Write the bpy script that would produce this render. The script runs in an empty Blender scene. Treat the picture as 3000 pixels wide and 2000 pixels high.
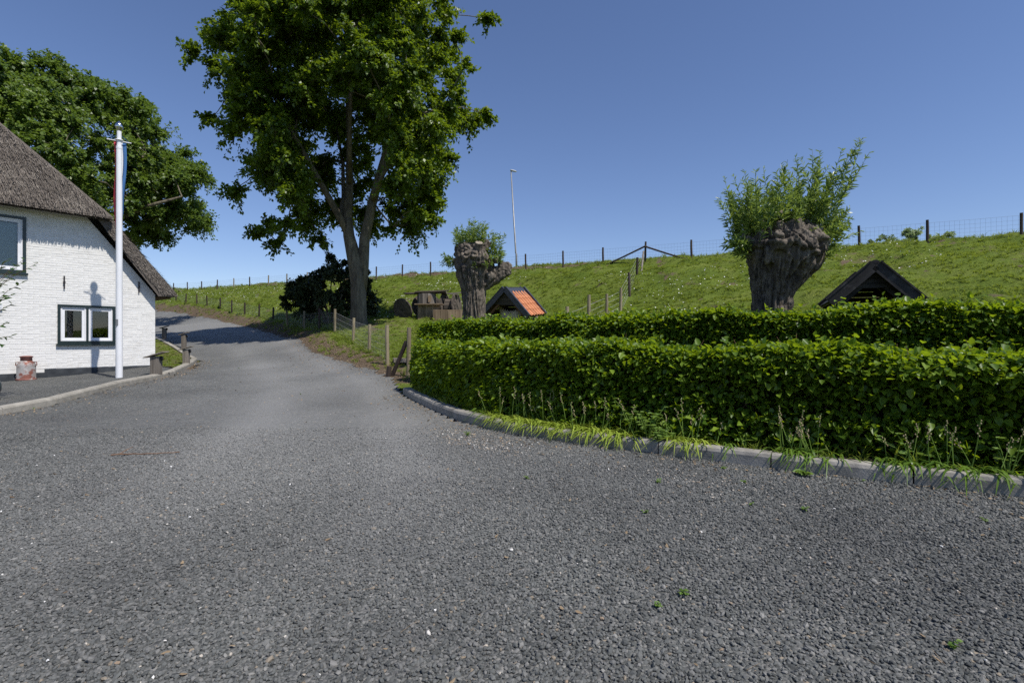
import bpy, bmesh, math, random
import numpy as np
from mathutils import Vector, Matrix, Euler

random.seed(7); rng = np.random.default_rng(7)
scn = bpy.context.scene
R = math.radians
# ------------------------------------------------------------------ camera, sky, sun, exposure
EYE = 1.2; FOC = 1500.0; HOR = 990.0
cd = bpy.data.cameras.new('camera'); cam = bpy.data.objects.new('camera', cd)
scn.collection.objects.link(cam); scn.camera = cam
cam.location = (0, 0, EYE); cam.rotation_euler = (R(90), 0, 0)
cd.sensor_width = 36; cd.lens = 18; cd.shift_y = -10 / 3000; cd.clip_start = .05; cd.clip_end = 3000
SUN_AZ = Vector((.77, -.64)).normalized(); SUN_EL = R(56.5)
world = bpy.data.worlds.new('World'); scn.world = world; world.use_nodes = True
wn = world.node_tree; bg = wn.nodes['Background']
sky = wn.nodes.new('ShaderNodeTexSky'); sky.sky_type = 'NISHITA'; sky.sun_disc = False
sky.sun_elevation = SUN_EL; sky.sun_rotation = math.atan2(SUN_AZ.x, SUN_AZ.y)
sky.altitude = 0; sky.air_density = 1.0; sky.dust_density = 0.; sky.ozone_density = 5.
tint = wn.nodes.new('ShaderNodeMix'); tint.data_type = 'RGBA'; tint.blend_type = 'MULTIPLY'; tint.inputs[0].default_value = 1; tint.inputs[7].default_value = (1, .94, 1.03, 1)
wn.links.new(sky.outputs[0], tint.inputs[6]); wn.links.new(tint.outputs[2], bg.inputs[0]); bg.inputs[1].default_value = .099
sd = bpy.data.lights.new('sun', 'SUN'); sd.energy = 4.2; sd.angle = R(.53); sd.color = (1, .955, .89)
sun = bpy.data.objects.new('sun', sd); scn.collection.objects.link(sun)
sdir = Vector((SUN_AZ.x * math.cos(SUN_EL), SUN_AZ.y * math.cos(SUN_EL), math.sin(SUN_EL)))
sun.rotation_euler = sdir.to_track_quat('Z', 'Y').to_euler(); sun.location = (20, -20, 30)
vs = scn.view_settings; vs.view_transform = 'Standard'; vs.look = 'None'; vs.exposure = 0.27; vs.gamma = 1
cy = scn.cycles
cy.max_bounces = 6; cy.diffuse_bounces = 3; cy.glossy_bounces = 3; cy.transmission_bounces = 4
cy.transparent_max_bounces = 8; cy.use_denoising = False; cy.caustics_reflective = False; cy.caustics_refractive = False

# ------------------------------------------------------------------ helpers
COL = scn.collection
def px(x, y, Y):
    return Vector(((x - 1500) / FOC * Y, Y, EYE + (HOR - y) / FOC * Y))
def sm(a, b, x):
    t = np.clip((np.asarray(x, float) - a) / (b - a), 0, 1); return t * t * (3 - 2 * t)
def vnoise(x, y, seed=0.):
    x = np.asarray(x, float); y = np.asarray(y, float)
    ix = np.floor(x); iy = np.floor(y); fx = x - ix; fy = y - iy
    h = lambda a, b: np.modf(np.abs(np.sin(a * 127.1 + b * 311.7 + seed * 74.7) * 43758.5453))[0]
    ux = fx * fx * (3 - 2 * fx); uy = fy * fy * (3 - 2 * fy)
    a = h(ix, iy); b = h(ix + 1, iy); c = h(ix, iy + 1); d = h(ix + 1, iy + 1)
    return (a * (1 - ux) + b * ux) * (1 - uy) + (c * (1 - ux) + d * ux) * uy
def fbm(x, y, seed=0., o=4):
    r = 0; a = .5
    for i in range(o):
        r = r + a * vnoise(x * 2 ** i, y * 2 ** i, seed + i * 3.1); a *= .5
    return r
def unit(v):
    v = np.asarray(v, float); return v / np.maximum(np.linalg.norm(v, axis=-1, keepdims=True), 1e-9)

class MB:
    def __init__(s): s.v = []; s.f = []; s.n = 0
    def add(s, V, F):
        o = s.n; s.v.extend([tuple(map(float, p)) for p in V]); s.n += len(V)
        s.f.extend([tuple(i + o for i in f) for f in F]); return s
    def box(s, c, d, m=None):
        c = Vector(c); h = Vector(d) / 2; V = []
        for z in (-1, 1):
            for x, y in ((-1, -1), (1, -1), (1, 1), (-1, 1)):
                p = Vector((x * h.x, y * h.y, z * h.z)); V.append(c + (m @ p if m else p))
        return s.add(V, [(3, 2, 1, 0), (4, 5, 6, 7), (0, 1, 5, 4), (1, 2, 6, 5), (2, 3, 7, 6), (3, 0, 4, 7)])
    def tube(s, pts, rad, n=8, cap=True):
        pts = [Vector(p) for p in pts]; k = len(pts)
        if not hasattr(rad, '__len__'): rad = [rad] * k
        V = []; up = None
        for i, p in enumerate(pts):
            t = (pts[min(i + 1, k - 1)] - pts[max(i - 1, 0)]).normalized()
            if up is None: up = t.orthogonal().normalized()
            up = (up - t * up.dot(t)).normalized(); w = t.cross(up)
            for j in range(n):
                a = 2 * math.pi * j / n; V.append(p + (up * math.cos(a) + w * math.sin(a)) * rad[i])
        F = [(i * n + j, i * n + (j + 1) % n, (i + 1) * n + (j + 1) % n, (i + 1) * n + j) for i in range(k - 1) for j in range(n)]
        if cap: F += [tuple(range(n - 1, -1, -1)), tuple(range((k - 1) * n, k * n))]
        return s.add(V, F)
    def lathe(s, prof, n=20, c=(0, 0, 0)):
        c = Vector(c); V = [c + Vector((r * math.cos(2 * math.pi * j / n), r * math.sin(2 * math.pi * j / n), z)) for r, z in prof for j in range(n)]
        k = len(prof)
        F = [(i * n + j, i * n + (j + 1) % n, (i + 1) * n + (j + 1) % n, (i + 1) * n + j) for i in range(k - 1) for j in range(n)]
        F += [tuple(range(n - 1, -1, -1)), tuple(range((k - 1) * n, k * n))]
        return s.add(V, F)
    def prism(s, poly, d0, d1, f):          # extrude a 2-D polygon; f(a, b, d) -> point
        n = len(poly); V = [f(a, b, d0) for a, b in poly] + [f(a, b, d1) for a, b in poly]
        F = [tuple(range(n - 1, -1, -1)), tuple(range(n, 2 * n))] + [(i, (i + 1) % n, n + (i + 1) % n, n + i) for i in range(n)]
        return s.add(V, F)
    def mesh(s, name, smooth=False):
        me = bpy.data.meshes.new(name); me.from_pydata(s.v, [], s.f); me.update()
        b = bmesh.new(); b.from_mesh(me); bmesh.ops.recalc_face_normals(b, faces=b.faces); b.to_mesh(me); b.free()
        if smooth: me.polygons.foreach_set('use_smooth', [len(p.vertices) == 4 for p in me.polygons])
        return me
    def build(s, name, mat, parent=None, world=False, smooth=False, loc=None):
        me = s.mesh(name, smooth)
        return link(name, me, mat, parent, world, loc)
def link(name, me, mat=None, parent=None, world=False, loc=None):
    o = bpy.data.objects.new(name, me); COL.objects.link(o)
    if mat is not None:
        me.materials.clear(); me.materials.append(mat)
    if parent is not None:
        o.parent = parent
        if world: o.location = -Vector(parent.location)
    if loc is not None: o.location = loc
    return o
def np_mesh(name, V, F, attrs=None, smooth=False):
    V = np.ascontiguousarray(V, dtype=np.float32); F = np.ascontiguousarray(F, dtype=np.int32)
    me = bpy.data.meshes.new(name); n, k = F.shape
    me.vertices.add(len(V)); me.vertices.foreach_set('co', V.ravel())
    me.loops.add(n * k); me.loops.foreach_set('vertex_index', F.ravel())
    me.polygons.add(n); me.polygons.foreach_set('loop_start', np.arange(0, n * k, k, dtype=np.int32))
    me.update(calc_edges=True)
    if smooth: me.polygons.foreach_set('use_smooth', np.ones(n, dtype=bool))
    for a, val in (attrs or {}).items():
        t = me.attributes.new(a, 'FLOAT', 'POINT'); t.data.foreach_set('value', np.asarray(val, np.float32))
    return me
def thing(name, label, cat, loc=(0, 0, 0), rz=0., group=None, rot=None):
    o = bpy.data.objects.new(name, None); COL.objects.link(o); o.empty_display_size = .1
    o.location = loc; o.rotation_euler = rot or (0, 0, rz)
    o['label'] = label; o['category'] = cat
    if group: o['group'] = group
    return o
def tag(o, label=None, cat=None, group=None, kind=None):
    for k, v in (('label', label), ('category', cat), ('group', group), ('kind', kind)):
        if v: o[k] = v
    return o
def copy_part(src, parent, loc=None, rot=None, scale=None, name=None):
    c = bpy.data.objects.new(name or src.name.split('.')[0], src.data if hasattr(src, 'data') else src)
    COL.objects.link(c); c.parent = parent
    if loc is not None: c.location = loc
    if rot is not None: c.rotation_euler = rot
    if scale is not None: c.scale = scale
    return c

# ------------------------------------------------------------------ materials
def nmat(name):
    m = bpy.data.materials.new(name); m.use_nodes = True; nt = m.node_tree
    return m, nt, nt.nodes['Principled BSDF'], nt.nodes['Material Output']
def nd(nt, typ, **kw):
    n = nt.nodes.new('ShaderNode' + typ)
    for k, v in kw.items():
        if k in n.inputs.keys(): n.inputs[k].default_value = v
        else: setattr(n, k, v)
    return n
def lk(nt, a, b): nt.links.new(a, b)
def ramp(nt, fac, stops):
    r = nt.nodes.new('ShaderNodeValToRGB'); e = r.color_ramp.elements
    while len(e) < len(stops): e.new(.5)
    for i, (p, c) in enumerate(stops):
        e[i].position = p; e[i].color = (*c, 1) if len(c) == 3 else c
    lk(nt, fac, r.inputs[0]); return r.outputs[0]
def mixc(nt, fac, a, b, mode='MIX'):
    m = nt.nodes.new('ShaderNodeMix'); m.data_type = 'RGBA'; m.blend_type = mode
    for s, v in ((m.inputs[0], fac), (m.inputs[6], a), (m.inputs[7], b)):
        if hasattr(v, 'is_linked') or hasattr(v, 'links'): lk(nt, v, s)
        elif isinstance(v, (int, float)): s.default_value = v
        else: s.default_value = (*v, 1)
    return m.outputs[2]
def mth(nt, op, a, b=0.):
    m = nt.nodes.new('ShaderNodeMath'); m.operation = op
    for s, v in ((m.inputs[0], a), (m.inputs[1], b)):
        if hasattr(v, 'links'): lk(nt, v, s)
        else: s.default_value = v
    return m.outputs[0]
def coords(nt, stretch=(1, 1, 1), which='Object'):
    t = nt.nodes.new('ShaderNodeTexCoord'); mp = nt.nodes.new('ShaderNodeMapping')
    mp.inputs['Scale'].default_value = stretch; lk(nt, t.outputs[which], mp.inputs[0]); return mp.outputs[0]
def noise(nt, vec, scale, detail=5., rough=.55):
    n = nd(nt, 'TexNoise', Scale=scale, Detail=detail, Roughness=rough); lk(nt, vec, n.inputs['Vector']); return n.outputs[0]
def bump(nt, b, h, strength, dist=.01):
    n = nd(nt, 'Bump', Strength=strength, Distance=dist); lk(nt, h, n.inputs['Height']); lk(nt, n.outputs[0], b.inputs['Normal']); return n
def pm(name, c1, c2, scale=6., rough=.8, bs=.4, bscale=30., stretch=(1, 1, 1), c3=None, s3=1.5, thr=(.55, .68), spec=.3, objrand=0., metal=0., bd=.01):
    m, nt, b, out = nmat(name)
    v = coords(nt, stretch); c = ramp(nt, noise(nt, v, scale), [(.3, c1), (.7, c2)])
    if c3:
        f = ramp(nt, noise(nt, coords(nt), s3, 6, .65), [(thr[0], (0, 0, 0)), (thr[1], (1, 1, 1))]); c = mixc(nt, f, c, c3)
    if objrand:
        oi = nt.nodes.new('ShaderNodeObjectInfo')
        k = mth(nt, 'MULTIPLY_ADD', oi.outputs['Random'], objrand); nt.nodes[-1].inputs[2].default_value = 1 - objrand / 2
        g = nt.nodes.new('ShaderNodeCombineColor')
        for i in range(3): lk(nt, k, g.inputs[i])
        c = mixc(nt, 1., c, g.outputs[0], 'MULTIPLY')
    lk(nt, c, b.inputs['Base Color']); b.inputs['Roughness'].default_value = rough
    b.inputs['Specular IOR Level'].default_value = spec; b.inputs['Metallic'].default_value = metal
    if bs: bump(nt, b, noise(nt, v, bscale, 6), bs, bd)
    return m
def leafmat(name, dark, light, trans=(.25, .4, .03), tf=.35, rough=.42, spec=.45, nscale=.7):
    m, nt, b, out = nmat(name)
    a = nd(nt, 'Attribute', attribute_name='v'); f = a.outputs['Fac']
    n = noise(nt, coords(nt), nscale, 2)
    f2 = mth(nt, 'MULTIPLY_ADD', n, .5); nt.nodes[-1].inputs[2].default_value = -.25
    f = mth(nt, 'ADD', f, f2)
    c = ramp(nt, f, [(0., dark), (1., light)])
    lk(nt, c, b.inputs['Base Color']); b.inputs['Roughness'].default_value = rough; b.inputs['Specular IOR Level'].default_value = spec
    tr = nt.nodes.new('ShaderNodeBsdfTranslucent')
    t = mixc(nt, .6, c, trans); lk(nt, t, tr.inputs[0])
    mx = nt.nodes.new('ShaderNodeMixShader'); mx.inputs[0].default_value = tf
    lk(nt, b.outputs[0], mx.inputs[1]); lk(nt, tr.outputs[0], mx.inputs[2]); lk(nt, mx.outputs[0], out.inputs[0])
    return m

MT = {}
MT['post_dark'] = pm('post_dark', (.028, .02, .017), (.075, .055, .045), 8, .85, .5, 25, (1, 1, .12), objrand=.6)
MT['post_pale'] = pm('post_pale', (.17, .135, .085), (.34, .29, .19), 9, .85, .5, 30, (1, 1, .1), c3=(.1, .085, .06), s3=6, objrand=.4)
MT['grey_wood'] = pm('grey_wood', (.11, .095, .08), (.25, .22, .185), 10, .85, .5, 30, (1, 1, .12), objrand=.35)
MT['reel_wood'] = pm('reel_wood', (.045, .036, .03), (.14, .115, .09), 7, .88, .6, 25, (.15, 1, 1), objrand=.6)
MT['plank_tan'] = pm('plank_tan', (.13, .09, .055), (.27, .2, .13), 8, .85, .5, 30, (1, 1, .12), objrand=.4)
MT['brown_board'] = pm('brown_board', (.035, .028, .022), (.075, .06, .048), 8, .75, .4, 30, (.2, 1, 1), objrand=.3)
MT['black_board'] = pm('black_board', (.012, .011, .012), (.04, .037, .038), 9, .65, .45, 35, (.2, 1, 1), c3=(.07, .065, .065), s3=5, objrand=.3)
MT['verge'] = pm('verge', (.03, .034, .045), (.055, .06, .075), 8, .45, .2, 30, spec=.5)
MT['inner_wood'] = pm('inner_wood', (.1, .05, .025), (.2, .11, .06), 7, .85, .4, 25, (.2, 1, 1))
MT['tile'] = pm('tile', (.42, .15, .06), (.56, .22, .1), 12, .7, .3, 60, c3=(.3, .13, .07), s3=9, thr=(.6, .8), objrand=.3)
MT['concrete'] = pm('concrete', (.24, .225, .19), (.36, .335, .29), 9, .9, .35, 70, c3=(.2, .19, .16), s3=3.5, thr=(.52, .75), objrand=.18)
MT['kerb_grey'] = pm('kerb_grey', (.22, .205, .18), (.34, .32, .285), 9, .9, .4, 70, c3=(.13, .125, .115), s3=3, thr=(.5, .75), objrand=.25)
MT['wire'] = pm('wire', (.1, .105, .11), (.17, .175, .18), 5, .5, 0, metal=.6)
MT['wire_sunlit'] = pm('wire_sunlit', (.3, .3, .3), (.42, .42, .41), 5, .5, 0, metal=.3)  # paler copy of the wire, its sunlit brightness put into the colour
MT['paint_white'] = pm('paint_white', (.74, .745, .76), (.82, .825, .84), 3, .35, .05, 20, spec=.5)
MT['steel'] = pm('steel', (.5, .5, .51), (.62, .62, .63), 4, .18, 0, metal=1., spec=.5)
MT['lamp_grey'] = pm('lamp_grey', (.2, .205, .21), (.3, .305, .31), 3, .45, .1, 20, metal=.4)
MT['lamp_head'] = pm('lamp_head', (.42, .42, .42), (.52, .52, .52), 5, .4, 0)
MT['green_frame'] = pm('green_frame', (.012, .022, .022), (.02, .034, .034), 5, .35, .05, 20, spec=.5)
MT['white_frame'] = pm('white_frame', (.72, .72, .73), (.8, .8, .81), 5, .4, .05, 20, spec=.5)
MT['iron'] = pm('iron', (.012, .012, .013), (.03, .028, .028), 12, .6, .2, 40)
MT['plinth'] = pm('plinth', (.028, .032, .037), (.06, .066, .072), 5, .85, .4, 25, c3=(.11, .11, .11), s3=4, thr=(.6, .8))
MT['soil'] = pm('soil', (.03, .022, .015), (.075, .056, .04), 9, .95, .8, 40, c3=(.16, .11, .07), s3=20, thr=(.6, .7), bd=.03)
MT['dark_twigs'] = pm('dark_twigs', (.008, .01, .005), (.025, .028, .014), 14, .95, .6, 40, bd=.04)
MT['oak_bark'] = pm('oak_bark', (.075, .062, .045), (.2, .175, .125), 9, .92, .9, 14, (1, 1, .18), c3=(.05, .042, .033), s3=2.2, thr=(.55, .72), bd=.05)
MT['willow_bark'] = pm('willow_bark', (.06, .05, .04), (.23, .195, .155), 16, .92, 1., 20, (1, 1, .2), c3=(.05, .042, .036), s3=4, thr=(.5, .68), bd=.06)
MT['cut_wood'] = pm('cut_wood', (.2, .165, .125), (.36, .31, .245), 18, .85, .5, 50)
MT['twig'] = pm('twig', (.09, .1, .04), (.16, .17, .07), 8, .7, .2, 30)
MT['brown_twig'] = pm('brown_twig', (.13, .07, .04), (.22, .13, .08), 18, .85, .3, 60)
MT['leaf_oak'] = leafmat('leaf_oak', (.025, .06, .006), (.17, .255, .024), (.38, .52, .015), .36)
MT['leaf_left'] = leafmat('leaf_left', (.045, .09, .016), (.16, .23, .04), (.3, .44, .04), .36)
MT['leaf_shrub'] = leafmat('leaf_shrub', (.03, .05, .018), (.11, .135, .05), (.12, .14, .05), .2, .45, .4)
MT['leaf_hedge'] = leafmat('leaf_hedge', (.035, .085, .008), (.21, .31, .028), (.5, .66, .01), .4, .42, .42, 1.6)
MT['leaf_willow'] = leafmat('leaf_willow', (.1, .17, .025), (.28, .37, .1), (.46, .58, .08), .38, .34, .55, 2.)
MT['leaf_elder'] = leafmat('leaf_elder', (.16, .24, .08), (.34, .42, .2), (.4, .5, .2), .4)
MT['leaf_strap'] = leafmat('leaf_strap', (.18, .27, .025), (.4, .48, .08), (.55, .62, .06), .35, .4, .45, 2.)
MT['leaf_strap_g'] = leafmat('leaf_strap_g', (.05, .11, .015), (.16, .26, .035), (.32, .48, .04), .35, .4, .45, 2.)
MT['leaf_weed'] = leafmat('leaf_weed', (.09, .17, .03), (.22, .34, .08), (.38, .52, .07), .33, .5, .4, 3.)
MT['leaf_pot'] = leafmat('leaf_pot', (.018, .05, .014), (.06, .13, .025), (.2, .35, .03), .25, .35, .5, 3.)
MT['grass'] = leafmat('grass', (.09, .14, .014), (.26, .32, .05), (.42, .5, .05), .4, .55, .3, .35)
MT['seed'] = pm('seed', (.26, .2, .11), (.4, .33, .2), 30, .9, .2, 60)
MT['stalk'] = pm('stalk', (.12, .2, .03), (.2, .3, .06), 10, .6, 0)
MT['daisy'] = pm('daisy', (.7, .7, .66), (.8, .8, .76), 5, .8, 0)
MT['litter'] = leafmat('litter', (.1, .065, .04), (.34, .255, .16), (.4, .25, .1), .15, .8, .2, 4.)
MT['blind'] = pm('blind', (.5, .54, .52), (.56, .6, .58), 1, .9, 0)
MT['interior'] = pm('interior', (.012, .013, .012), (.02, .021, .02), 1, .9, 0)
MT['pot'] = pm('pot', (.012, .028, .034), (.03, .055, .062), 6, .25, .15, 12, spec=.6)
MT['rust_can'] = pm('rust_can', (.3, .28, .26), (.46, .44, .42), 9, .6, .25, 30, c3=(.22, .085, .06), s3=5, thr=(.47, .56), metal=.25)
MT['rust_red'] = pm('rust_red', (.14, .055, .045), (.27, .12, .095), 10, .75, .3, 30, c3=(.36, .33, .3), s3=7, thr=(.6, .68))
MT['flag_red'] = pm('flag_red', (.5, .05, .07), (.58, .07, .09), 4, .8, 0)
MT['flag_white'] = pm('flag_white', (.72, .72, .75), (.8, .8, .82), 4, .8, 0)
MT['flag_blue'] = pm('flag_blue', (.04, .12, .3), (.06, .17, .38), 4, .8, 0)
MT['goat'] = pm('goat', (.42, .36, .28), (.62, .56, .47), 9, .95, .4, 60)
MT['goat_dark'] = pm('goat_dark', (.12, .08, .05), (.2, .14, .09), 9, .9, .2, 60)
MT['slab'] = pm('slab', (.36, .25, .24), (.5, .4, .39), 7, .85, .2, 40, c3=(.3, .27, .22), s3=6)
MT['soffit'] = pm('soffit', (.06, .035, .022), (.13, .08, .05), 6, .9, .5, 25, (1, .15, 1))
def glassmat():
    m, nt, b, out = nmat('pane_glass')
    g = nd(nt, 'BsdfGlossy', Roughness=.02); t = nt.nodes.new('ShaderNodeBsdfTransparent'); t.inputs[0].default_value = (.82, .86, .84, 1)
    fr = nd(nt, 'Fresnel', IOR=1.5); mx = nt.nodes.new('ShaderNodeMixShader')
    f = mth(nt, 'MULTIPLY_ADD', fr.outputs[0], 1.1); nt.nodes[-1].inputs[2].default_value = .02
    lk(nt, f, mx.inputs[0]); lk(nt, t.outputs[0], mx.inputs[1]); lk(nt, g.outputs[0], mx.inputs[2]); lk(nt, mx.outputs[0], out.inputs[0])
    return m
MT['glass'] = glassmat()
def brickmat():
    m, nt, b, out = nmat('white_brick')
    v = coords(nt, (1, 1, 1))
    c = ramp(nt, noise(nt, v, 9, 5), [(.3, (.68, .665, .63)), (.7, (.77, .76, .73))])
    d = ramp(nt, noise(nt, coords(nt, (1, 1, 1.3)), 1.6, 8, .72), [(.54, (0, 0, 0)), (.74, (1, 1, 1))])
    c = mixc(nt, mth(nt, 'MULTIPLY', d, .55), c, (.42, .4, .35))
    w = ramp(nt, noise(nt, coords(nt, (.35, .35, 3.)), 5, 6, .7), [(.7, (0, 0, 0)), (.735, (1, 1, 1))])
    c = mixc(nt, mth(nt, 'MULTIPLY', w, .75), c, (.19, .17, .15))
    lk(nt, c, b.inputs['Base Color']); b.inputs['Roughness'].default_value = .8; b.inputs['Specular IOR Level'].default_value = .25
    bump(nt, b, noise(nt, v, 30, 5), .3, .006); return m
MT['brick'] = brickmat()
def thatchmat():
    m, nt, b, out = nmat('thatch')
    a = nd(nt, 'Attribute', attribute_name='v')
    n = noise(nt, coords(nt), 1.1, 4)
    f = mth(nt, 'MULTIPLY_ADD', n, .7); nt.nodes[-1].inputs[2].default_value = -.35
    f = mth(nt, 'ADD', a.outputs['Fac'], f)
    c = ramp(nt, f, [(0, (.05, .042, .036)), (.55, (.15, .13, .112)), (1, (.33, .295, .25))])
    lk(nt, c, b.inputs['Base Color']); b.inputs['Roughness'].default_value = .9; b.inputs['Specular IOR Level'].default_value = .15
    bump(nt, b, noise(nt, coords(nt), 60, 5), .6, .02); return m
MT['thatch'] = thatchmat()
def gravelmat(name, mul=1., sheet=True):
    m, nt, b, out = nmat(name)
    if sheet:
        v = coords(nt)
        vo = nd(nt, 'TexVoronoi', Scale=56., Randomness=1.); lk(nt, v, vo.inputs['Vector'])
        sp = nt.nodes.new('ShaderNodeSeparateColor'); lk(nt, vo.outputs['Color'], sp.inputs[0]); f = sp.outputs[0]; g = sp.outputs[1]
        big = noise(nt, v, .55, 4, .6)
        du = nd(nt, 'Attribute', attribute_name='dust').outputs['Fac']
    else:
        ar = nd(nt, 'Attribute', attribute_name='col', attribute_type='INSTANCER'); f = ar.outputs['Fac']
        ge = nt.nodes.new('ShaderNodeNewGeometry'); v = ge.outputs['Position']
        g = nd(nt, 'Attribute', attribute_name='pal', attribute_type='INSTANCER').outputs['Fac']
        big = noise(nt, v, .55, 4, .6)
        du = nd(nt, 'Attribute', attribute_name='dust', attribute_type='INSTANCER').outputs['Fac']
    c = ramp(nt, f, [(0, (.043 * mul, .045 * mul, .043 * mul)), (.5, (.091 * mul, .0945 * mul, .09 * mul)), (.93, (.15 * mul, .147 * mul, .138 * mul)), (1, (.19 * mul, .185 * mul, .17 * mul))])
    c = mixc(nt, ramp(nt, g, [(.984, (0, 0, 0)), (.988, (1, 1, 1))]), c, (.24, .2, .15))
    k = ramp(nt, big, [(.3, (.72, .72, .73)), (.7, (1.2, 1.2, 1.19))]); c = mixc(nt, 1., c, k, 'MULTIPLY')
    dust = mth(nt, 'MULTIPLY', du, .6); c = mixc(nt, dust, c, (.275, .272, .262))
    lk(nt, c, b.inputs['Base Color']); b.inputs['Roughness'].default_value = .75; b.inputs['Specular IOR Level'].default_value = .3
    if sheet:
        inv = mth(nt, 'SUBTRACT', 1., vo.outputs['Distance'])
        bump(nt, b, inv, 1., .012)
    else: bump(nt, b, noise(nt, v, 260, 3), .4, .002)
    return m
MT['gravel'] = gravelmat('gravel', 1.12); MT['stone'] = gravelmat('stone', 1.22, False); MT['gravel_bed'] = gravelmat('gravel_bed', .95)
def pebmat():
    m, nt, b, out = nmat('pale_pebble')
    ar = nd(nt, 'Attribute', attribute_name='col', attribute_type='INSTANCER')
    c = ramp(nt, ar.outputs['Fac'], [(0, (.24, .17, .11)), (.45, (.36, .3, .23)), (.8, (.48, .44, .38)), (1, (.72, .71, .68))])
    lk(nt, c, b.inputs['Base Color']); b.inputs['Roughness'].default_value = .7; return m
MT['pebble'] = pebmat()
def groundmat():
    m, nt, b, out = nmat('ground')
    v = coords(nt)
    c = ramp(nt, noise(nt, v, .5, 8, .65), [(.3, (.08, .12, .018)), (.5, (.125, .17, .028)), (.72, (.18, .205, .05))])
    c2 = ramp(nt, noise(nt, v, 14, 6, .7), [(.3, (.6, .6, .6)), (.75, (1.3, 1.3, 1.2))]); c = mixc(nt, 1., c, c2, 'MULTIPLY')
    at = nd(nt, 'Attribute', attribute_name='dirt_shade').outputs['Fac']
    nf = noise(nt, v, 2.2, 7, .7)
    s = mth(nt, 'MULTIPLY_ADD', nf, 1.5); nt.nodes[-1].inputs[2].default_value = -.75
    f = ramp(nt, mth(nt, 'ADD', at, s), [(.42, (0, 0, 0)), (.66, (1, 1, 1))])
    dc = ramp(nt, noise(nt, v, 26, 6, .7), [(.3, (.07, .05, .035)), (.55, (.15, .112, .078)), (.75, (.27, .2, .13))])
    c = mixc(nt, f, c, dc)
    lk(nt, c, b.inputs['Base Color']); b.inputs['Roughness'].default_value = .95; b.inputs['Specular IOR Level'].default_value = .1
    bump(nt, b, noise(nt, v, 22, 8, .7), 1., .06); return m
MT['ground'] = groundmat()

# ------------------------------------------------------------------ the lie of the land
_u = np.array([-900, 2, 5, 7, 8.85, 11, 13.9, 16.5, 18.7, 20.7, 22.7, 25, 28.3, 30.0, 31.6, 38, 44, 62, 900.])
_z = np.array([0, 0, .05, .13, .29, .6, 1.08, 1.52, 1.95, 2.65, 3.45, 4.35, 5.3, 5.72, 5.85, 5.8, 4.6, 0, 0])
_uu = np.linspace(-20, 80, 2001); _zz = np.interp(_uu, _u, _z); _k = np.ones(25) / 25
_zz = np.convolve(np.pad(_zz, 12, 'edge'), _k, 'valid')
FENCE = [(-2.43, 12), (-3.38, 13.9), (-4.46, 16), (-5.74, 18.5), (-7.27, 21), (-8.65, 23), (-10.15, 25), (-12.27, 28), (-14.7, 31.5),
         (-16.55, 33.5), (-18.8, 36), (-20.8, 38), (-22.8, 40), (-25.3, 42.5), (-27.4, 44.5), (-29.3, 46), (-31.5, 48), (-34, 50.2), (-36.5, 52.5)]
FEN = np.array(FENCE)
NU = np.array((.535, .846)); NS = np.array((-.846, .535))
def gz(x, y, rough=True):
    x = np.asarray(x, float); y = np.asarray(y, float)
    u = x * NU[0] + y * NU[1]; s = (x - 20.4) * NS[0] + (y - 20.5) * NS[1]
    z = np.interp(u, _uu, _zz)
    z = z * (1 + (np.clip(s, -15, 75) * .003 - .035) * sm(15, 26, u))
    fx = np.interp(y, FEN[:, 1], FEN[:, 0])
    z = z + .07 * np.clip(fx - x - 1, 0, 9) * sm(15, 23, y) * (1 - sm(60, 90, y))
    z = z + .10 * sm(8, 11, y) * sm(-6, -8.5, x) * (1 - sm(14, 18, y))
    z = z + .42 * np.exp(-(((x + 6.75) ** 2 + (y - 22.8) ** 2) / 6.))          # root mound of the big tree
    return z
def gz1(x, y): return float(gz(x, y))

KERB_R = [(5.6, 2.35), (3.66, 3.66), (2.6, 4.25), (1.61, 4.88), (.515, 5.64), (-.28, 6.32), (-.86, 7.15), (-1.55, 8.5), (-2.06, 9.65)]
EDGE_R = [(-2.35, 10.6), (-3.0, 12.5), (-4.2, 14), (-5.4, 15.8), (-7, 18), (-9.6, 22.5), (-12.9, 27.5), (-17.5, 33), (-22, 37.8), (-26.5, 42), (-32, 46.5), (-40, 53.5)]
EDGE_L = [(-45, 50), (-34, 40), (-24, 31), (-17.5, 25)]
KERB_L = [(-17.5, 25), (-10.75, 17.5), (-8.85, 13.3), (-8.43, 11.0), (-8.12, 9.75), (-7.9, 8.6), (-7.93, 7.6), (-8.2, 5.5), (-8.7, 3.)]
DRIVE = KERB_R + EDGE_R + EDGE_L + KERB_L[1:] + [(-12, -10), (14, -10), (8.5, .3)]
def seglen(P): P = np.array(P, float); return np.r_[0, np.cumsum(np.linalg.norm(np.diff(P, axis=0), axis=1))]
def resample(P, step=None, n=None):
    P = np.array(P, float); L = seglen(P); n = n or max(2, int(round(L[-1] / step)) + 1)
    t = np.linspace(0, L[-1], n); return np.stack([np.interp(t, L, P[:, i]) for i in range(P.shape[1])], 1)
def chaikin(P, k=2):
    P = np.array(P, float)
    for _ in range(k):
        Q = np.empty((2 * len(P) - 2, P.shape[1])); Q[0::2] = .75 * P[:-1] + .25 * P[1:]; Q[1::2] = .25 * P[:-1] + .75 * P[1:]
        P = np.vstack([P[:1], Q, P[-1:]])
    return P
def inside(x, y, poly):
    x = np.asarray(x, float); y = np.asarray(y, float); r = np.zeros(x.shape, bool); n = len(poly)
    for i in range(n):
        x0, y0 = poly[i]; x1, y1 = poly[(i + 1) % n]
        c = ((y0 > y) != (y1 > y)); d = np.where(c, (x1 - x0) * (y - y0) / ((y1 - y0) if y1 != y0 else 1e-9) + x0, 0)
        r ^= c & (x < d)
    return r
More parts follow.
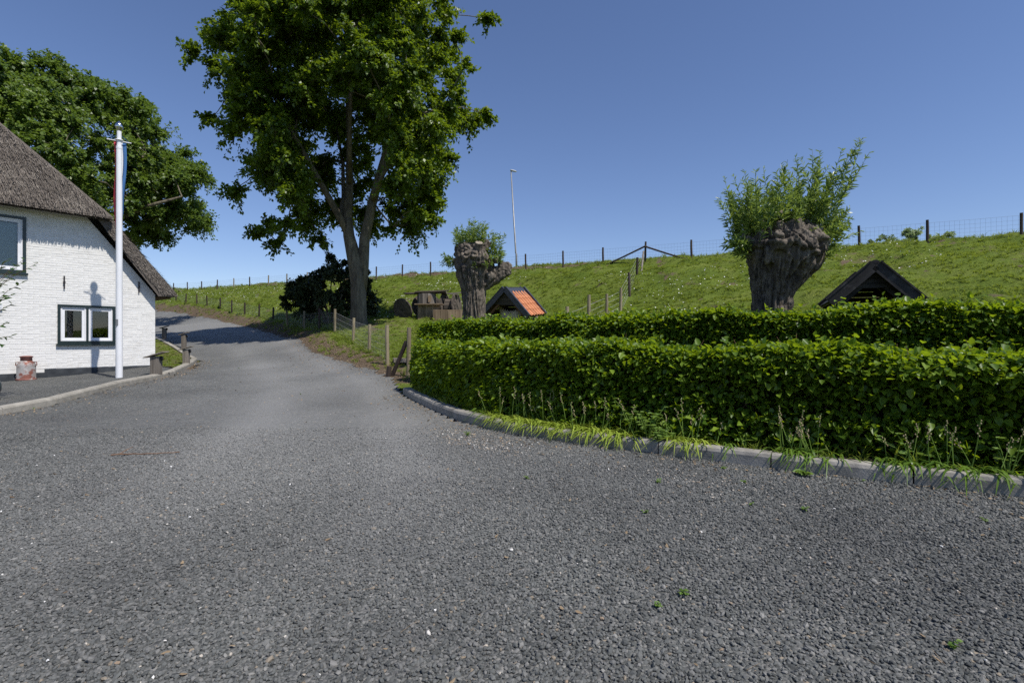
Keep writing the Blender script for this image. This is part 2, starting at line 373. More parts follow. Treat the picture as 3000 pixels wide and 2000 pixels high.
def pdist(x, y, P):
    x = np.asarray(x, float); y = np.asarray(y, float); best = np.full(x.shape, 1e9)
    for (x0, y0), (x1, y1) in zip(P[:-1], P[1:]):
        dx, dy = x1 - x0, y1 - y0; L = dx * dx + dy * dy + 1e-12
        t = np.clip(((x - x0) * dx + (y - y0) * dy) / L, 0, 1)
        best = np.minimum(best, np.hypot(x - x0 - t * dx, y - y0 - t * dy))
    return best
DRING = DRIVE + DRIVE[:1]
# house frame: corner C, wall runs to the left along A, outward normal NN
HC = np.array((-10.35, 14.85)); HA = np.array((-.628, -.778)); HN = np.array((.778, -.628)); HROT = math.atan2(.778, .628)
HOUSE_POLY = [tuple(HC + HA * s - HN * d) for s, d in ((0, 0), (9.6, 0), (9.6, 12), (0, 12))]
PAD = [tuple(p) for p in KERB_L] + [(-13, 3), (-15, 8), tuple(HC + HA * 5), tuple(HC), tuple(HC - HN * 12), (-24, 31)]
def padz(x, y):
    x = np.asarray(x, float); y = np.asarray(y, float)
    dk = pdist(x, y, KERB_L); q0 = (x - HC[0]) * HA[0] + (y - HC[1]) * HA[1]; dn = (x - HC[0]) * HN[0] + (y - HC[1]) * HN[1]
    dw = np.where(q0 > 0, np.abs(dn), np.hypot(dn, q0)); s = np.clip(q0, 0, 9)
    zw = np.interp(s, [0, 1.4, 3.2, 6], [.41, .265, .15, .08]); zw = np.where(q0 < 0, .41 + np.clip(-q0, 0, 9) * .02 + np.clip(-dn, 0, 12) * .08, zw)
    zk = gz(x, y) + .09
    return (zk * dw + zw * dk) / (dw + dk + 1e-6)

# ------------------------------------------------------------------ ground sheets
def gridlines(parts):
    o = []
    for a, b, st in parts: o += list(np.arange(a, b, st))
    return np.array(o + [parts[-1][1]])
def gridmesh(xs, ys):
    X, Y = np.meshgrid(xs, ys); nx = len(xs); idx = np.arange(X.size).reshape(X.shape)
    F = np.stack([idx[:-1, :-1], idx[:-1, 1:], idx[1:, 1:], idx[1:, :-1]], -1).reshape(-1, 4)
    return X.ravel(), Y.ravel(), F
def compact(V, F, attrs):
    used = np.unique(F); m = np.full(len(V), -1); m[used] = np.arange(len(used))
    return V[used], m[F], {k: np.asarray(a)[used] for k, a in attrs.items()}
# ground: rotated grid (s along the dike, u across it)
gs = gridlines([(-900, -200, 100), (-200, -40, 16), (-40, -12, 2), (-12, 80, .22), (80, 120, 4), (120, 300, 30), (300, 900, 100)])
gu = gridlines([(-900, -100, 100), (-100, -20, 10), (-20, 2, 1), (2, 33, .2), (33, 64, 1.5), (64, 120, 8), (120, 900, 120)])
S_, U_, gF = gridmesh(gs, gu)
gX = 20.4 * 1 + NS[0] * S_ + NU[0] * (U_ - (20.4 * NU[0] + 20.5 * NU[1])); gY = 20.5 + NS[1] * S_ + NU[1] * (U_ - (20.4 * NU[0] + 20.5 * NU[1]))
gZ = gz(gX, gY)
near = (np.abs(S_ - 30) < 60) & (U_ > 6) & (U_ < 34)
ind = inside(gX, gY, DRIVE); dd = pdist(gX, gY, DRING); dd = np.where(ind, -dd, dd)
ter = (fbm(S_ * .4, U_ * 1.7, 3) - .47) * .5 * sm(11, 20, U_) + (fbm(gX * 1.3, gY * 1.3, 5) - .47) * .1 + (fbm(gX * 4, gY * 4, 9) - .47) * .05
ter = ter * (.2 + .8 * sm(1.5, 4, np.hypot(gX + 4.2, gY - 24.4)))
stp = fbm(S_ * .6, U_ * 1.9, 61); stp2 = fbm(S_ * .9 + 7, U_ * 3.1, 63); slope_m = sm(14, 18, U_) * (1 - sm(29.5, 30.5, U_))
ter = ter + (.13 * sm(.44, .47, stp) + .08 * sm(.5, .53, stp2)) * slope_m
gZ = gZ + np.where(near, ter, 0) * sm(.2, 1., dd)
gZ = gZ + .16 * sm(0, .5, dd) * sm(13, 16, gY) * (1 - sm(1.2, 2.5, dd)) * (gX > -45) * (fbm(gX * .7, gY * .7, 2) + .4)
gZ = np.where(dd < -.12, gZ - .06, gZ)
gZ = np.where(inside(gX, gY, PAD), gZ - .12, gZ)
bedm = inside(gX, gY, KERB_R + [(-.5, 10.5), (4, 7), (7.5, 3.6)]); gZ = np.where(bedm, gZ - .03, gZ)
dirt_shade = .75 * (1 - sm(.5, 1.5, dd)) * (dd > -.3) * (gY > 11)
dirt_shade = np.maximum(dirt_shade, .55 * np.exp(-((gX + 6.2) ** 2 / 7 + (gY - 22.5) ** 2 / 7)))
dirt_shade = np.maximum(dirt_shade, .85 * np.exp(-((U_ - 29.1) / .7) ** 2) * sm(14, 20, S_) * (1 - sm(40, 60, S_) * .5))
dirt_shade = np.maximum(dirt_shade, .42 * np.exp(-((gX + 4.5) ** 2 / 5 + (gY - 20) ** 2 / 12)))
dirt_shade = np.maximum(dirt_shade, .5 * sm(.57, .68, fbm(S_ * .7, U_ * 2.4, 21)) * sm(15, 19, U_)); dirt_shade = np.maximum(dirt_shade, bedm * .9); dirt_shade = np.maximum(dirt_shade, slope_m * .78 * np.maximum(np.exp(-((stp - .45) / .012) ** 2) * (fbm(S_ * .5, U_ * .5, 66) > .45), np.exp(-((stp2 - .515) / .012) ** 2) * (fbm(S_ * .6, U_ * .6, 67) > .5)))  # thin step lines: bare soil, with shade under grass overhangs painted in
gme = np_mesh('ground', np.stack([gX, gY, gZ], 1), gF[:, ::-1], {'dirt_shade': dirt_shade}, True)
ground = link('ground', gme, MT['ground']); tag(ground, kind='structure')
from mathutils.bvhtree import BVHTree
def surf(x, y): return gz(x, y)

# drive
dx = gridlines([(-50, -14, .2), (-14, 7, .12), (7, 15, .5)]); dy = gridlines([(-10, 1, .5), (1, 20, .12), (20, 56, .2)])
X, Y, F = gridmesh(dx, dy)
d = pdist(X, Y, DRING); d = np.where(inside(X, Y, DRIVE), -d, d); edge = (fbm(X * 1.1, Y * 1.1, 31) - .47) * .9 * sm(11, 13, Y)
keep = (d < .06 + edge); rut = (fbm(X * .5, Y * .5, 8) - .47) * .07 + (fbm(X * 2.2, Y * 2.2, 4) - .47) * .025
track = np.array([(-1.2, -2), (-1.8, 4), (-2.9, 8), (-4.3, 11.5), (-7, 16), (-12.5, 24), (-22, 35)])
def dustf(x, y):
    q = pdist(x, y, track); v = sm(0, 1, np.clip(1 - q / 4.4, 0, 1)) * (.35 + .8 * (fbm(x * .7, y * .45, 14) - .2))
    q2 = pdist(x, y, track + np.array((2.2, -.6)))
    v = v + .42 * np.exp(-((q - .85) / .38) ** 2) * (.3 + fbm(x * 1.2, y * .6, 71)) + .25 * np.exp(-((q2 - .8) / .3) ** 2) * (.2 + fbm(x * 1.2, y * .6, 77))
    return np.clip(v * sm(1., 7, y - .35 * x) + .5 * sm(18, 30, y), 0, 1)
dus = dustf(X, Y)
Zd = gz(X, Y) + rut * np.clip(-d / .6, 0, 1) + .012
F = F[keep[F].all(1)]
V, F, at = compact(np.stack([X, Y, Zd], 1), F, {'dust': dus})
drive = link('gravel_drive', np_mesh('gravel_drive', V, F, at, True), MT['gravel']); tag(drive, kind='structure')
def drivez(x, y):
    x = np.asarray(x, float); y = np.asarray(y, float); d = pdist(x, y, DRING)
    return gz(x, y) + ((fbm(x * .5, y * .5, 8) - .47) * .07 + (fbm(x * 2.2, y * 2.2, 4) - .47) * .025) * np.clip(d / .6, 0, 1) + .012
# raised bed of dark gravel before the house, and the lawn beside it
px_ = gridlines([(-26, -7.5, .15)]); py_ = gridlines([(3, 31, .15)])
X, Y, F = gridmesh(px_, py_); ok = inside(X, Y, PAD); lawn_line = (X - HC[0]) * .45 + (Y - HC[1]) - .15 + (fbm(X * 2, Y * 2, 6) - .47) * .7
Zp = padz(X, Y) + (fbm(X * 2, Y * 2, 12) - .47) * .03
for nm, msk, mt in (('gravel_bed', lawn_line < .0, 'gravel_bed'), ('lawn', lawn_line >= -.18, 'ground')):
    f = F[(ok & msk)[F].all(1)]
    V, f, at = compact(np.stack([X, Y, Zp + (.004 if nm == 'lawn' else 0)], 1), f, {'dirt_shade': .5 + .0 * X, 'dust': 0 * X})
    tag(link(nm, np_mesh(nm, V, f, at, True), MT[mt]), kind='structure')
# soil bed behind the right kerb
bx = gridlines([(-3, 8, .12)]); by = gridlines([(2, 12.5, .12)]); X, Y, F = gridmesh(bx, by)
BED = KERB_R + [(-1.9, 10.6), (-1., 11), (8, 6), (9, 3)]
ok = inside(X, Y, BED); V, f, at = compact(np.stack([X, Y, gz(X, Y) + .1 + (fbm(X * 3, Y * 3, 2) - .47) * .05], 1), F[ok[F].all(1)], {})
tag(link('planting_bed', np_mesh('planting_bed', V, f, at, True), MT['soil']), kind='structure')

# ------------------------------------------------------------------ kerbs
def kerb(name, path, side, mat, w, hgt, lowfn, smooth=2):
    P = chaikin(path, smooth); n = int(round(seglen(P)[-1])); K = resample(P, n=n + 1)
    root = bpy.data.objects.new(name, None); COL.objects.link(root); root['kind'] = 'structure'; root.location = (*K[0], 0)
    for a, b in zip(K[:-1], K[1:]):
        t = unit(b - a); nrm = np.array((t[1], -t[0])) * side; g = .006; mb = MB(); V = []
        prof = [(0, -.12), (.004, hgt - .035), (.018, hgt - .008), (.04, hgt), (w - .01, hgt), (w, hgt - .012), (w, -.12)]
        jz = random.uniform(-.006, .006)
        for q in (a + t * g, b - t * g):
            z0 = float(lowfn(q[0], q[1])) + jz
            for o, h in prof: V.append((q[0] + nrm[0] * o, q[1] + nrm[1] * o, z0 + h))
        k = len(prof); mb.add(V, [tuple(range(k - 1, -1, -1)), tuple(range(k, 2 * k))] + [(i, (i + 1) % k, k + (i + 1) % k, k + i) for i in range(k)])
        mb.build('kerb_stone', mat, root, world=True)
    return root
kerb('kerb', KERB_R, 1, MT['kerb_grey'], .15, .135, gz)
kerb('kerb', KERB_L, 1, MT['concrete'], .17, .12, gz, 0)
# the left kerb bends back: make sure its body lies on the house side (handled by side=+1 above)

# ------------------------------------------------------------------ farmhouse
house = thing('farmhouse', 'whitewashed brick farmhouse with thatched half-hipped roof at the left edge', 'house', (HC[0], HC[1], 0), HROT)
def HW(s, d, z): return Vector((-s, d, z))
WIN = [(.94, 2.15, 1.01, 2.07), (2.74, 4.05, 2.76, 4.19)]       # s0, s1, z0, z1
RAKE = lambda s: 2.46 + 1.255 * s
mb = MB()
# wall backing, cut into strips round the openings
cuts = [0, .94, 2.15, 2.74, 4.05, 4.8, 8.0, 9.6]
for s0, s1 in zip(cuts[:-1], cuts[1:]):
    segs = [(-.3, None)]
    for w in WIN:
        if s0 >= w[0] - 1e-6 and s1 <= w[1] + 1e-6: segs = [(-.3, w[2]), (w[3], None)]
    for z0, z1 in segs:
        tz = lambda s: min(4.52, RAKE(min(s, 9.6 - s))) if z1 is None else z1
        pts = [s0]; 
        if z1 is None: pts += [x for x in (1.64, 9.6 - 1.64) if s0 < x < s1]
        pts.append(s1)
        mb.prism([(s0, z0), (s1, z0)] + [(x, tz(x)) for x in pts[::-1]], .0, .3, lambda a, b, d: HW(a, d, b))
mb.box((-.15, 6, 1.1), (.3, 11.4, 2.8)); mb.box((-9.45, 6, 1.1), (.3, 11.4, 2.8)); mb.box((-4.8, 11.85, 1.1), (9, .3, 2.8))
wall = mb.build('wall', MT['brick'], house); tag(wall, 'white painted brickwork with grey weathering')
CH = .0625; bricks = []; FULLS = []
for i in range(6): 
    m = MB(); L = .213; H = .0575; j = [random.uniform(-.002, .002) for _ in range(4)]
    e = .0022; V = [(0, 0, 0), (L, 0, 0), (L, 0, H), (0, 0, H), (e, -.0045 + j[0], e), (L - e, -.0045 + j[1], e), (L - e, -.0045 + j[2], H - e), (e, -.0045 + j[3], H - e)]
    m.add(V, [(4, 5, 6, 7), (0, 1, 5, 4), (1, 2, 6, 5), (2, 3, 7, 6), (3, 0, 4, 7)]); FULLS.append(m.mesh('brick'))
for me in FULLS: me.materials.append(MT['brick'])
nc = int((4.5 - .42) / CH); rest = MB()
for c in range(nc):
    z = .425 + c * CH; s = -.11 * (c % 2)
    while s < 5.2:
        a, b = s, s + .213; s += .217
        lim = max(0., (z + CH - 2.46) / 1.255 + .01); a = max(a, lim)
        if b - a < .03: continue
        iv = [(a, b)]
        for w in WIN:
            if z + CH > w[2] + .01 and z < w[3] - .01:
                nv = []
                for p, q in iv:
                    if q <= w[0] or p >= w[1]: nv.append((p, q)); continue
                    if p < w[0] - .02: nv.append((p, w[0]))
                    if q > w[1] + .02: nv.append((w[1], q))
                iv = nv
        for p, q in iv:
            if q - p > .02: bricks.append((p, q, z))
vis = [b for b in bricks if abs(b[1] - b[0] - .213) < 1e-4 and b[0] < 3.0 and .5 < b[2] < 3.3]
vis.sort(key=lambda b: -b[0]); chosen = set(vis[:300])
for b in bricks:
    p, q, z = b; dj = random.uniform(-.002, .002); zj = random.uniform(-.002, .002)
    if b in chosen:
        copy_part(random.choice(FULLS), wall, (-q, dj, z + zj), (0, random.uniform(-.006, .006), 0), name='brick')
    else:
        e = .0022; L = q - p; H = .0575; f = -.0045 + dj; o = Vector((-q, 0, z + zj))
        V = [(0, 0, 0), (L, 0, 0), (L, 0, H), (0, 0, H), (e, f, e), (L - e, f + random.uniform(-.003, .003), e), (L - e, f, H - e), (e, f + random.uniform(-.003, .003), H - e)]
        rest.add([o + Vector(v) for v in V], [(4, 5, 6, 7), (0, 1, 5, 4), (1, 2, 6, 5), (2, 3, 7, 6), (3, 0, 4, 7)])
tag(rest.build('brickwork', MT['brick'], wall), kind='stuff')
m = MB(); m.prism([(.0, .0), (2.4, .0), (2.4, .415), (.0, .415)], -.02, -.001, lambda a, b, d: HW(a, d, b)); m.prism([(2.4, .0), (9.6, .0), (9.6, .33), (2.4, .33)], -.02, -.001, lambda a, b, d: HW(a, d, b))
tag(m.build('plinth', MT['plinth'], house), 'dark tarred plinth along the foot of the wall')
def frame(mb, s0, s1, z0, z1, t, d0, d1):
    for a, b, c, e in ((s0, s1, z0, z0 + t), (s0, s1, z1 - t, z1), (s0, s0 + t, z0 + t, z1 - t), (s1 - t, s1, z0 + t, z1 - t)):
        mb.box(HW((a + b) / 2, (d0 + d1) / 2, (c + e) / 2), (b - a, d1 - d0, e - c))
def window(w, lights, blind):
    s0, s1, z0, z1 = w; t = .06
    win = bpy.data.objects.new('window', None); COL.objects.link(win); win.parent = house
    m = MB(); frame(m, s0, s1, z0 + .05, z1, t, -.03, .09)
    if lights == 2: m.box(HW((s0 + s1) / 2, .03, (z0 + z1) / 2), (.045, .12, z1 - z0 - .12))
    m.build('frame', MT['green_frame'], win)
    m = MB(); m.box(HW((s0 + s1) / 2, .0, z0 + .02), (s1 - s0 + .06, .16, .05)); m.build('sill', MT['green_frame'], win)
    a0, a1 = s0 + t, s1 - t; wd = (a1 - a0 - (.045 if lights == 2 else 0)) / lights
    for i in range(lights):
        p = a0 + i * (wd + .045); m = MB(); frame(m, p + .003, p + wd - .003, z0 + .05 + t + .003, z1 - t - .003, .035, .0, .075)
        frame(m, p + .038, p + wd - .038, z0 + .05 + t + .038, z1 - t - .038, .05, .018, .07)
        m.build('sash', MT['white_frame'], win)
        q = .088; m = MB(); m.box(HW(p + wd / 2, .045, (z0 + .05 + z1) / 2), (wd - 2 * q + .01, .006, z1 - z0 - .05 - 2 * t - 2 * q + .06)); m.build('pane', MT['glass'], win)
    if blind:
        m = MB(); m.box(HW((s0 + s1) / 2, .13, (z0 + z1) / 2), (s1 - s0 - .1, .01, z1 - z0 - .1)); tag(m.build('blind', MT['blind'], win), 'pale closed blind behind the glass')
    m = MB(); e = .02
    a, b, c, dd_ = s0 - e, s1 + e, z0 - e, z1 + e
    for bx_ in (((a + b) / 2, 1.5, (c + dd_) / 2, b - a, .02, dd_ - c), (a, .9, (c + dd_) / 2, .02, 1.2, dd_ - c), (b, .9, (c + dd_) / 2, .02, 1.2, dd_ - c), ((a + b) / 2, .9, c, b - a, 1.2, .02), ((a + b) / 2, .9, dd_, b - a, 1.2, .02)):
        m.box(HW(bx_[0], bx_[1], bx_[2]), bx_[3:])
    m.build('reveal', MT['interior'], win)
    return win
tag(window(WIN[0], 2, False), 'low double casement with dark panes'); tag(window(WIN[1], 1, True), 'upper window with pale blind')
for s, z0, z1 in ((2.02, 2.47, 2.81), (.40, 2.48, 2.80)):
    m = MB(); m.box(HW(s, -.035, (z0 + z1) / 2), (.028, .022, z1 - z0)); m.box(HW(s, -.04, (z0 + z1) / 2), (.045, .03, .05)); m.build('wall_anchor', MT['iron'], house)
m = MB(); m.box(HW(3.26, -.03, 1.95), (.2, .03, .16))
for k in range(4): m.box(HW(3.26, -.048, 1.9 + k * .035), (.17, .012, .014))
m.build('vent', MT['white_frame'], house)
# thatch: right slope, half hip, left slope
TOPS = lambda s: 3.05 + 1.255 * s
LIP = 4.42; KH = 1.2; sl = (LIP - 3.05) / 1.255; WHALF = 4.8; RZ = TOPS(WHALF); dr = (RZ - LIP) / KH - .5
m = MB()
V = [HW(-.5, -.28, 2.42), HW(sl + .12, -.28, TOPS(sl + .12)), HW(sl, -.5, LIP), HW(9.6 - sl, -.5, LIP), HW(9.6 - sl - .12, -.28, TOPS(sl + .12)), HW(10.1, -.28, 2.42),
     HW(WHALF, dr, RZ), HW(WHALF, 12.3, RZ), HW(-.5, 12.3, 2.42), HW(10.1, 12.3, 2.42),
     HW(.0, -.28, 2.40), HW(sl + .3, -.28, 4.36), HW(9.3 - sl, -.28, 4.36), HW(9.6, -.28, 2.4), HW(0, 12.3, 2.40), HW(9.6, 12.3, 2.4), HW(WHALF, 12.3, 8.3), HW(sl + .3, .02, 4.5), HW(9.3 - sl, .02, 4.5)]
m.add(V, [(0, 1, 2, 6, 7, 8), (2, 3, 6), (3, 4, 5, 9, 7, 6), (0, 10, 11, 1), (1, 11, 2), (3, 12, 4), (4, 12, 13, 5), (2, 11, 12, 3), (11, 17, 18, 12), (0, 8, 14, 10), (5, 13, 15, 9), (8, 7, 16, 14), (7, 9, 15, 16)])
roof = m.build('roof', MT['thatch'], house); tag(roof, 'grey weathered reed thatch')
at_ = roof.data.attributes.new('v', 'FLOAT', 'POINT'); at_.data.foreach_set('value', np.full(len(roof.data.vertices), .4, np.float32))
def strands(pts, dirs, nrm, L, W, v):
    side = unit(np.cross(dirs, nrm)) * (W[:, None] / 2); tip = pts + dirs * L[:, None] + nrm * (L * .1 + .004)[:, None]
    b = pts - nrm * .01
    Vv = np.stack([b - side, b + side, tip + side * .6, tip - side * .6], 1).reshape(-1, 3); n = len(pts)
    return Vv, np.arange(4 * n).reshape(n, 4), np.repeat(v, 4)
N = 52000; Vs = []; Fs = []; As = []; off = 0
def thatch_plane(n, sfun, gz_dir, nr, LM=1.):
    global off
    P = sfun(n); m_ = len(P); dv = unit(np.tile(gz_dir, (m_, 1)) + rng.normal(0, .1, (m_, 3))); nn = np.tile(nr, (m_, 1)) + rng.normal(0, .12, (m_, 3))
    v, f, a = strands(P, dv, unit(nn), LM * rng.uniform(.12, .32, m_), rng.uniform(.008, .02, m_), np.clip(rng.normal(.5, .17, m_), 0, 1))
    Vs.append(v); Fs.append(f + off); As.append(a); off += len(v)
def right_pts(n):
    s = rng.uniform(-.36, WHALF, n); d = rng.uniform(-.3, 5., n); z = TOPS(s)
    k = (z < LIP + KH * (d + .5)) ; k &= (d < 3.6) | (rng.random(n) < .3)
    return np.stack([-s, d, z], 1)[k]
def hip_pts(n):
    s = rng.uniform(sl, 5.4, n); d = rng.uniform(-.34, dr, n); z = LIP + KH * (d + .5); k = (z < TOPS(np.minimum(s, 9.6 - s)) + .02)
    return np.stack([-s, d, z], 1)[k]
e1 = unit(np.array([1, 0, -1.255])); n1 = unit(np.array([1.255, 0, 1])); e2 = unit(np.array([0, -1, -KH])); n2 = unit(np.array([0, -KH, 1]))
thatch_plane(44000, right_pts, e1, n1); thatch_plane(50000, hip_pts, e2, n2)
# shaggy cut edges at eave, verge and lip
def eave(n): d = rng.uniform(-.28, 5, n); return np.stack([.46 - rng.uniform(0, .25, n), d, 2.44 + rng.uniform(0, .1, n)], 1)
def verge_(n): s = rng.uniform(-.36, sl + .1, n); return np.stack([-s, np.full(n, -.27) - rng.uniform(0, .02, n), TOPS(s) - rng.uniform(0, 1, n) * np.clip(TOPS(s) - 2.52, .02, .5)], 1)
def lip(n): s = rng.uniform(sl, 5.4, n); t = rng.uniform(0, 1, n); return np.stack([-s, -.5 + .2 * t, LIP - .01 - .03 * t], 1)
thatch_plane(2500, eave, unit(np.array([.5, 0, -1.])), np.array([1, 0, .3]), .25); thatch_plane(5000, verge_, unit(np.array([1, -.1, -1.255])), np.array([0, -1., 0]), .4); thatch_plane(3500, lip, unit(np.array([0, -.8, -.6])), np.array([0, -.5, -1.]), .18)
th = link('thatch_reeds', np_mesh('thatch_reeds', np.vstack(Vs), np.vstack(Fs), {'v': np.concatenate(As)}), MT['thatch'], roof); tag(th, kind='stuff')
m = MB(); m.box(HW(-.22, 5.9, 2.385), (.42, 11.6, .03)); m.build('soffit', MT['soffit'], house)
m = MB()
for k in range(12): m.lathe([(.13, 0), (.15, .05), (.15, .4), (.11, .42)], 10, (0, 0, 0)) if False else m.box(HW(WHALF, dr + .35 + k * .8, RZ + .06), (.4, .78, .16))
tag(m.build('ridge_tiles', MT['kerb_grey'], house), 'pale ridge tiles'); house.children[-1].name = 'ridge_capping'

# ------------------------------------------------------------------ fences
def post_mesh(r, n=9):
    m = MB(); k = 5; pts = [(random.uniform(-.006, .006), random.uniform(-.006, .006), z) for z in np.linspace(-.25, 1, k)]
    m.tube(pts, [r * random.uniform(.93, 1.07) for _ in range(k)], n); return m.mesh('post')
PD = [post_mesh(.055) for _ in range(4)]; PP = [post_mesh(.052) for _ in range(4)]
for me in PD: me.materials.append(MT['post_dark'])
for me in PP: me.materials.append(MT['post_pale'])
def add_post(parent, x, y, h, pale, zoff=0):
    z = gz1(x, y) + zoff
    return copy_part(random.choice(PP if pale else PD), parent, Vector((x, y, z)) - parent.location, (random.uniform(-.035, .035), random.uniform(-.03, .03), random.uniform(0, 6)), (1, 1, h), 'post')
def netting(parent, pts, h0, h1, rows, stay, r, mat='wire'):
    m = MB()
    for i in range(len(pts) - 1):
        a, b = Vector(pts[i]), Vector(pts[i + 1]); L = (b - a).length; t = (b - a).normalized(); sd_ = Vector((-t.y, t.x, 0)).normalized() * .055
        a = a - sd_; b = b - sd_
        for k in range(rows):
            h = h0 + (h1 - h0) * (k / (rows - 1)) ** 1.25; sag = random.uniform(0, .02)
            mid = (a + b) / 2 + Vector((0, 0, h - sag)); rr = r * (1.25 if k in (0, rows - 1) else 1)
            m.tube([a + Vector((0, 0, h)), mid, b + Vector((0, 0, h))], rr, 3, False)
        if stay:
            n = int(L / stay)
            for j in range(n):
                p = a.lerp(b, (j + .5) / n); m.tube([p + Vector((0, 0, h0)), p + Vector((0, 0, h1))], r * .7, 3, False)
    return m.build('wire_netting', MT[mat], parent, world=True)
# crest fence
TS = [-6.2, -3.2, 0, 2.94, 5.37, 7.85, 10.3, 12.78, 15.3, 17.8, 20.4, 23.05, 25.75, 28.4, 31.1, 33.9, 36.7, 39.6, 42.5, 45.3, 48.2, 51, 54, 56.8, 59.85, 62.9, 65.9, 69]
CU = 20.4 * NU[0] + 20.5 * NU[1]
cf = [(20.4 + NS[0] * s, 20.5 + NS[1] * s) for s in TS]
crest = thing('wire_fence', 'long dark post and netting fence along the crest of the dike', 'fence', (cf[8][0], cf[8][1], gz1(*cf[8])))
for i, (x, y) in enumerate(cf): add_post(crest, x, y, random.uniform(1.1, 1.17) + (.12 if i == 8 else 0), TS[i] > 45 and random.random() < .35, 0)
netting(crest, [(x, y, gz1(x, y)) for x, y in cf], .12, 1.02, 7, .16, .0032)
def brace(parent, a, b, mat, r=.05):
    m = MB(); m.tube([a, Vector(a).lerp(Vector(b), .5) + Vector((0, 0, -.01)), b], [r, r * .95, r], 8); return m.build('brace', MT[mat], parent, world=True)
bz = gz1(*cf[8])
for s, h0 in ((-2.35, .06), (2.35, .05)):
    q = (cf[8][0] + NS[0] * s, cf[8][1] + NS[1] * s); brace(crest, (cf[8][0] - .03, cf[8][1] - .06, bz + .98), (q[0] - .05, q[1] - .1, gz1(*q) + h0), 'post_dark')
e = cf[-1]; brace(crest, (e[0], e[1], gz1(*e) + .7), (e[0] - NS[0] * 2.2, e[1] - NS[1] * 2.2, gz1(*e)), 'grey_wood', .045)
# drive fence
df = thing('wire_fence', 'sagging sheep netting on short posts beside the gravel drive', 'fence', (FENCE[0][0], FENCE[0][1], gz1(*FENCE[0])))
tops = [1.15, 1.1, 1.0, 1.05, 1.08, 1.06, 1.1, 1.1, 1.06, 1.1, 1.05, 1.08, 1.12, 1.08, 1.1, 1.12, 1.1, 1.1, 1.1]
for i, (x, y) in enumerate(FENCE): add_post(df, x, y, tops[i], i < 5 or i in (6, 7))
netting(df, [(x, y, gz1(x, y)) for x, y in FENCE[1:]], .08, .92, 6, .15, .0034, 'wire_sunlit')
x, y = FENCE[0]; z = gz1(x, y); brace(df, (x - .05, y + .02, z + .82), (-2.86, 12.2, gz1(-2.86, 12.2) + .0), 'post_dark', .05)
m = MB(); m.tube([(-2.93, 12.08, gz1(-2.9, 12) - .1), (-2.9, 12.1, gz1(-2.9, 12) + .26)], .06, 8); m.build('stake', MT['post_dark'], df, world=True)
m = MB()
for a, b in ((9, 10), (10, 11), (11, 12)):
    p, q = FENCE[a - 1], FENCE[b - 1]; m.box(((p[0] + q[0]) / 2 - .1, (p[1] + q[1]) / 2 - .06, (gz1(*p) + gz1(*q)) / 2 + .06), (math.dist(p, q), .03, .12), Matrix.Rotation(math.atan2(q[1] - p[1], q[0] - p[0]), 3, 'Z'))
m.build('kick_board', MT['grey_wood'], df, world=True)
# cross fence down the slope
RF = [(5.95, 24.4), (5.05, 22.0), (4.15, 19.6), (3.38, 18.3), (2.42, 16.2), (1.55, 14.3), (.6, 13.0)]
rf = thing('wire_fence', 'wire fence on weathered posts running down the dike from the crest', 'fence', (RF[2][0], RF[2][1], gz1(*RF[2])))
for i, (x, y) in enumerate(RF): add_post(rf, x, y, [1.12, 1.12, 1.12, 1.1, 1.2, 1.1, 1.1][i], i in (2, 3, 4, 5, 6), [0, 0, 0, 0, .1, .06, 0][i])
netting(rf, [(cf[8][0], cf[8][1], bz)] + [(x, y, gz1(x, y)) for x, y in RF], .1, .95, 6, 0, .0032, 'wire_sunlit')
brace(rf, (cf[8][0] - .12, cf[8][1] - .12, bz + .68), (RF[0][0] + .2, RF[0][1] + .1, gz1(*RF[0]) + .02), 'grey_wood', .05)

# ------------------------------------------------------------------ lamp post on the dike
lx, ly = .38, 37.; lz = gz1(lx, ly)
lamp = thing('lamp_post', 'slender grey lamp post rising behind the dike crest', 'lamp post', (lx, ly, lz))
m = MB(); top = px(1497, 500, 37.0); m.tube([(lx - .05, ly, lz - .3), (lx - .06, ly, lz + 1.2), (lx - .1, ly, lz + 1.25), top], [.075, .07, .06, .042], 10); m.build('pole', MT['lamp_grey'], lamp, True, True)
m = MB(); t = top
for i, (dx_, w, h) in enumerate(((-.04, .08, .08), (.1, .1, .1), (.26, .09, .09))): pass
prof = [(-.06, .045, .05), (.04, .085, .075), (.2, .1, .08), (.36, .085, .05), (.42, .03, .015)]
V = []; n = 8
for dx_, w, h in prof:
    for j in range(n): a = 2 * math.pi * j / n; V.append((t.x + dx_, t.y + w * math.cos(a), t.z + .02 - dx_ * .22 + h * math.sin(a)))
m.add(V, [(i * n + j, i * n + (j + 1) % n, (i + 1) * n + (j + 1) % n, (i + 1) * n + j) for i in range(4) for j in range(n)] + [tuple(range(n - 1, -1, -1)), tuple(range(4 * n, 5 * n))]); m.build('lamp_head', MT['lamp_head'], lamp, True, True)

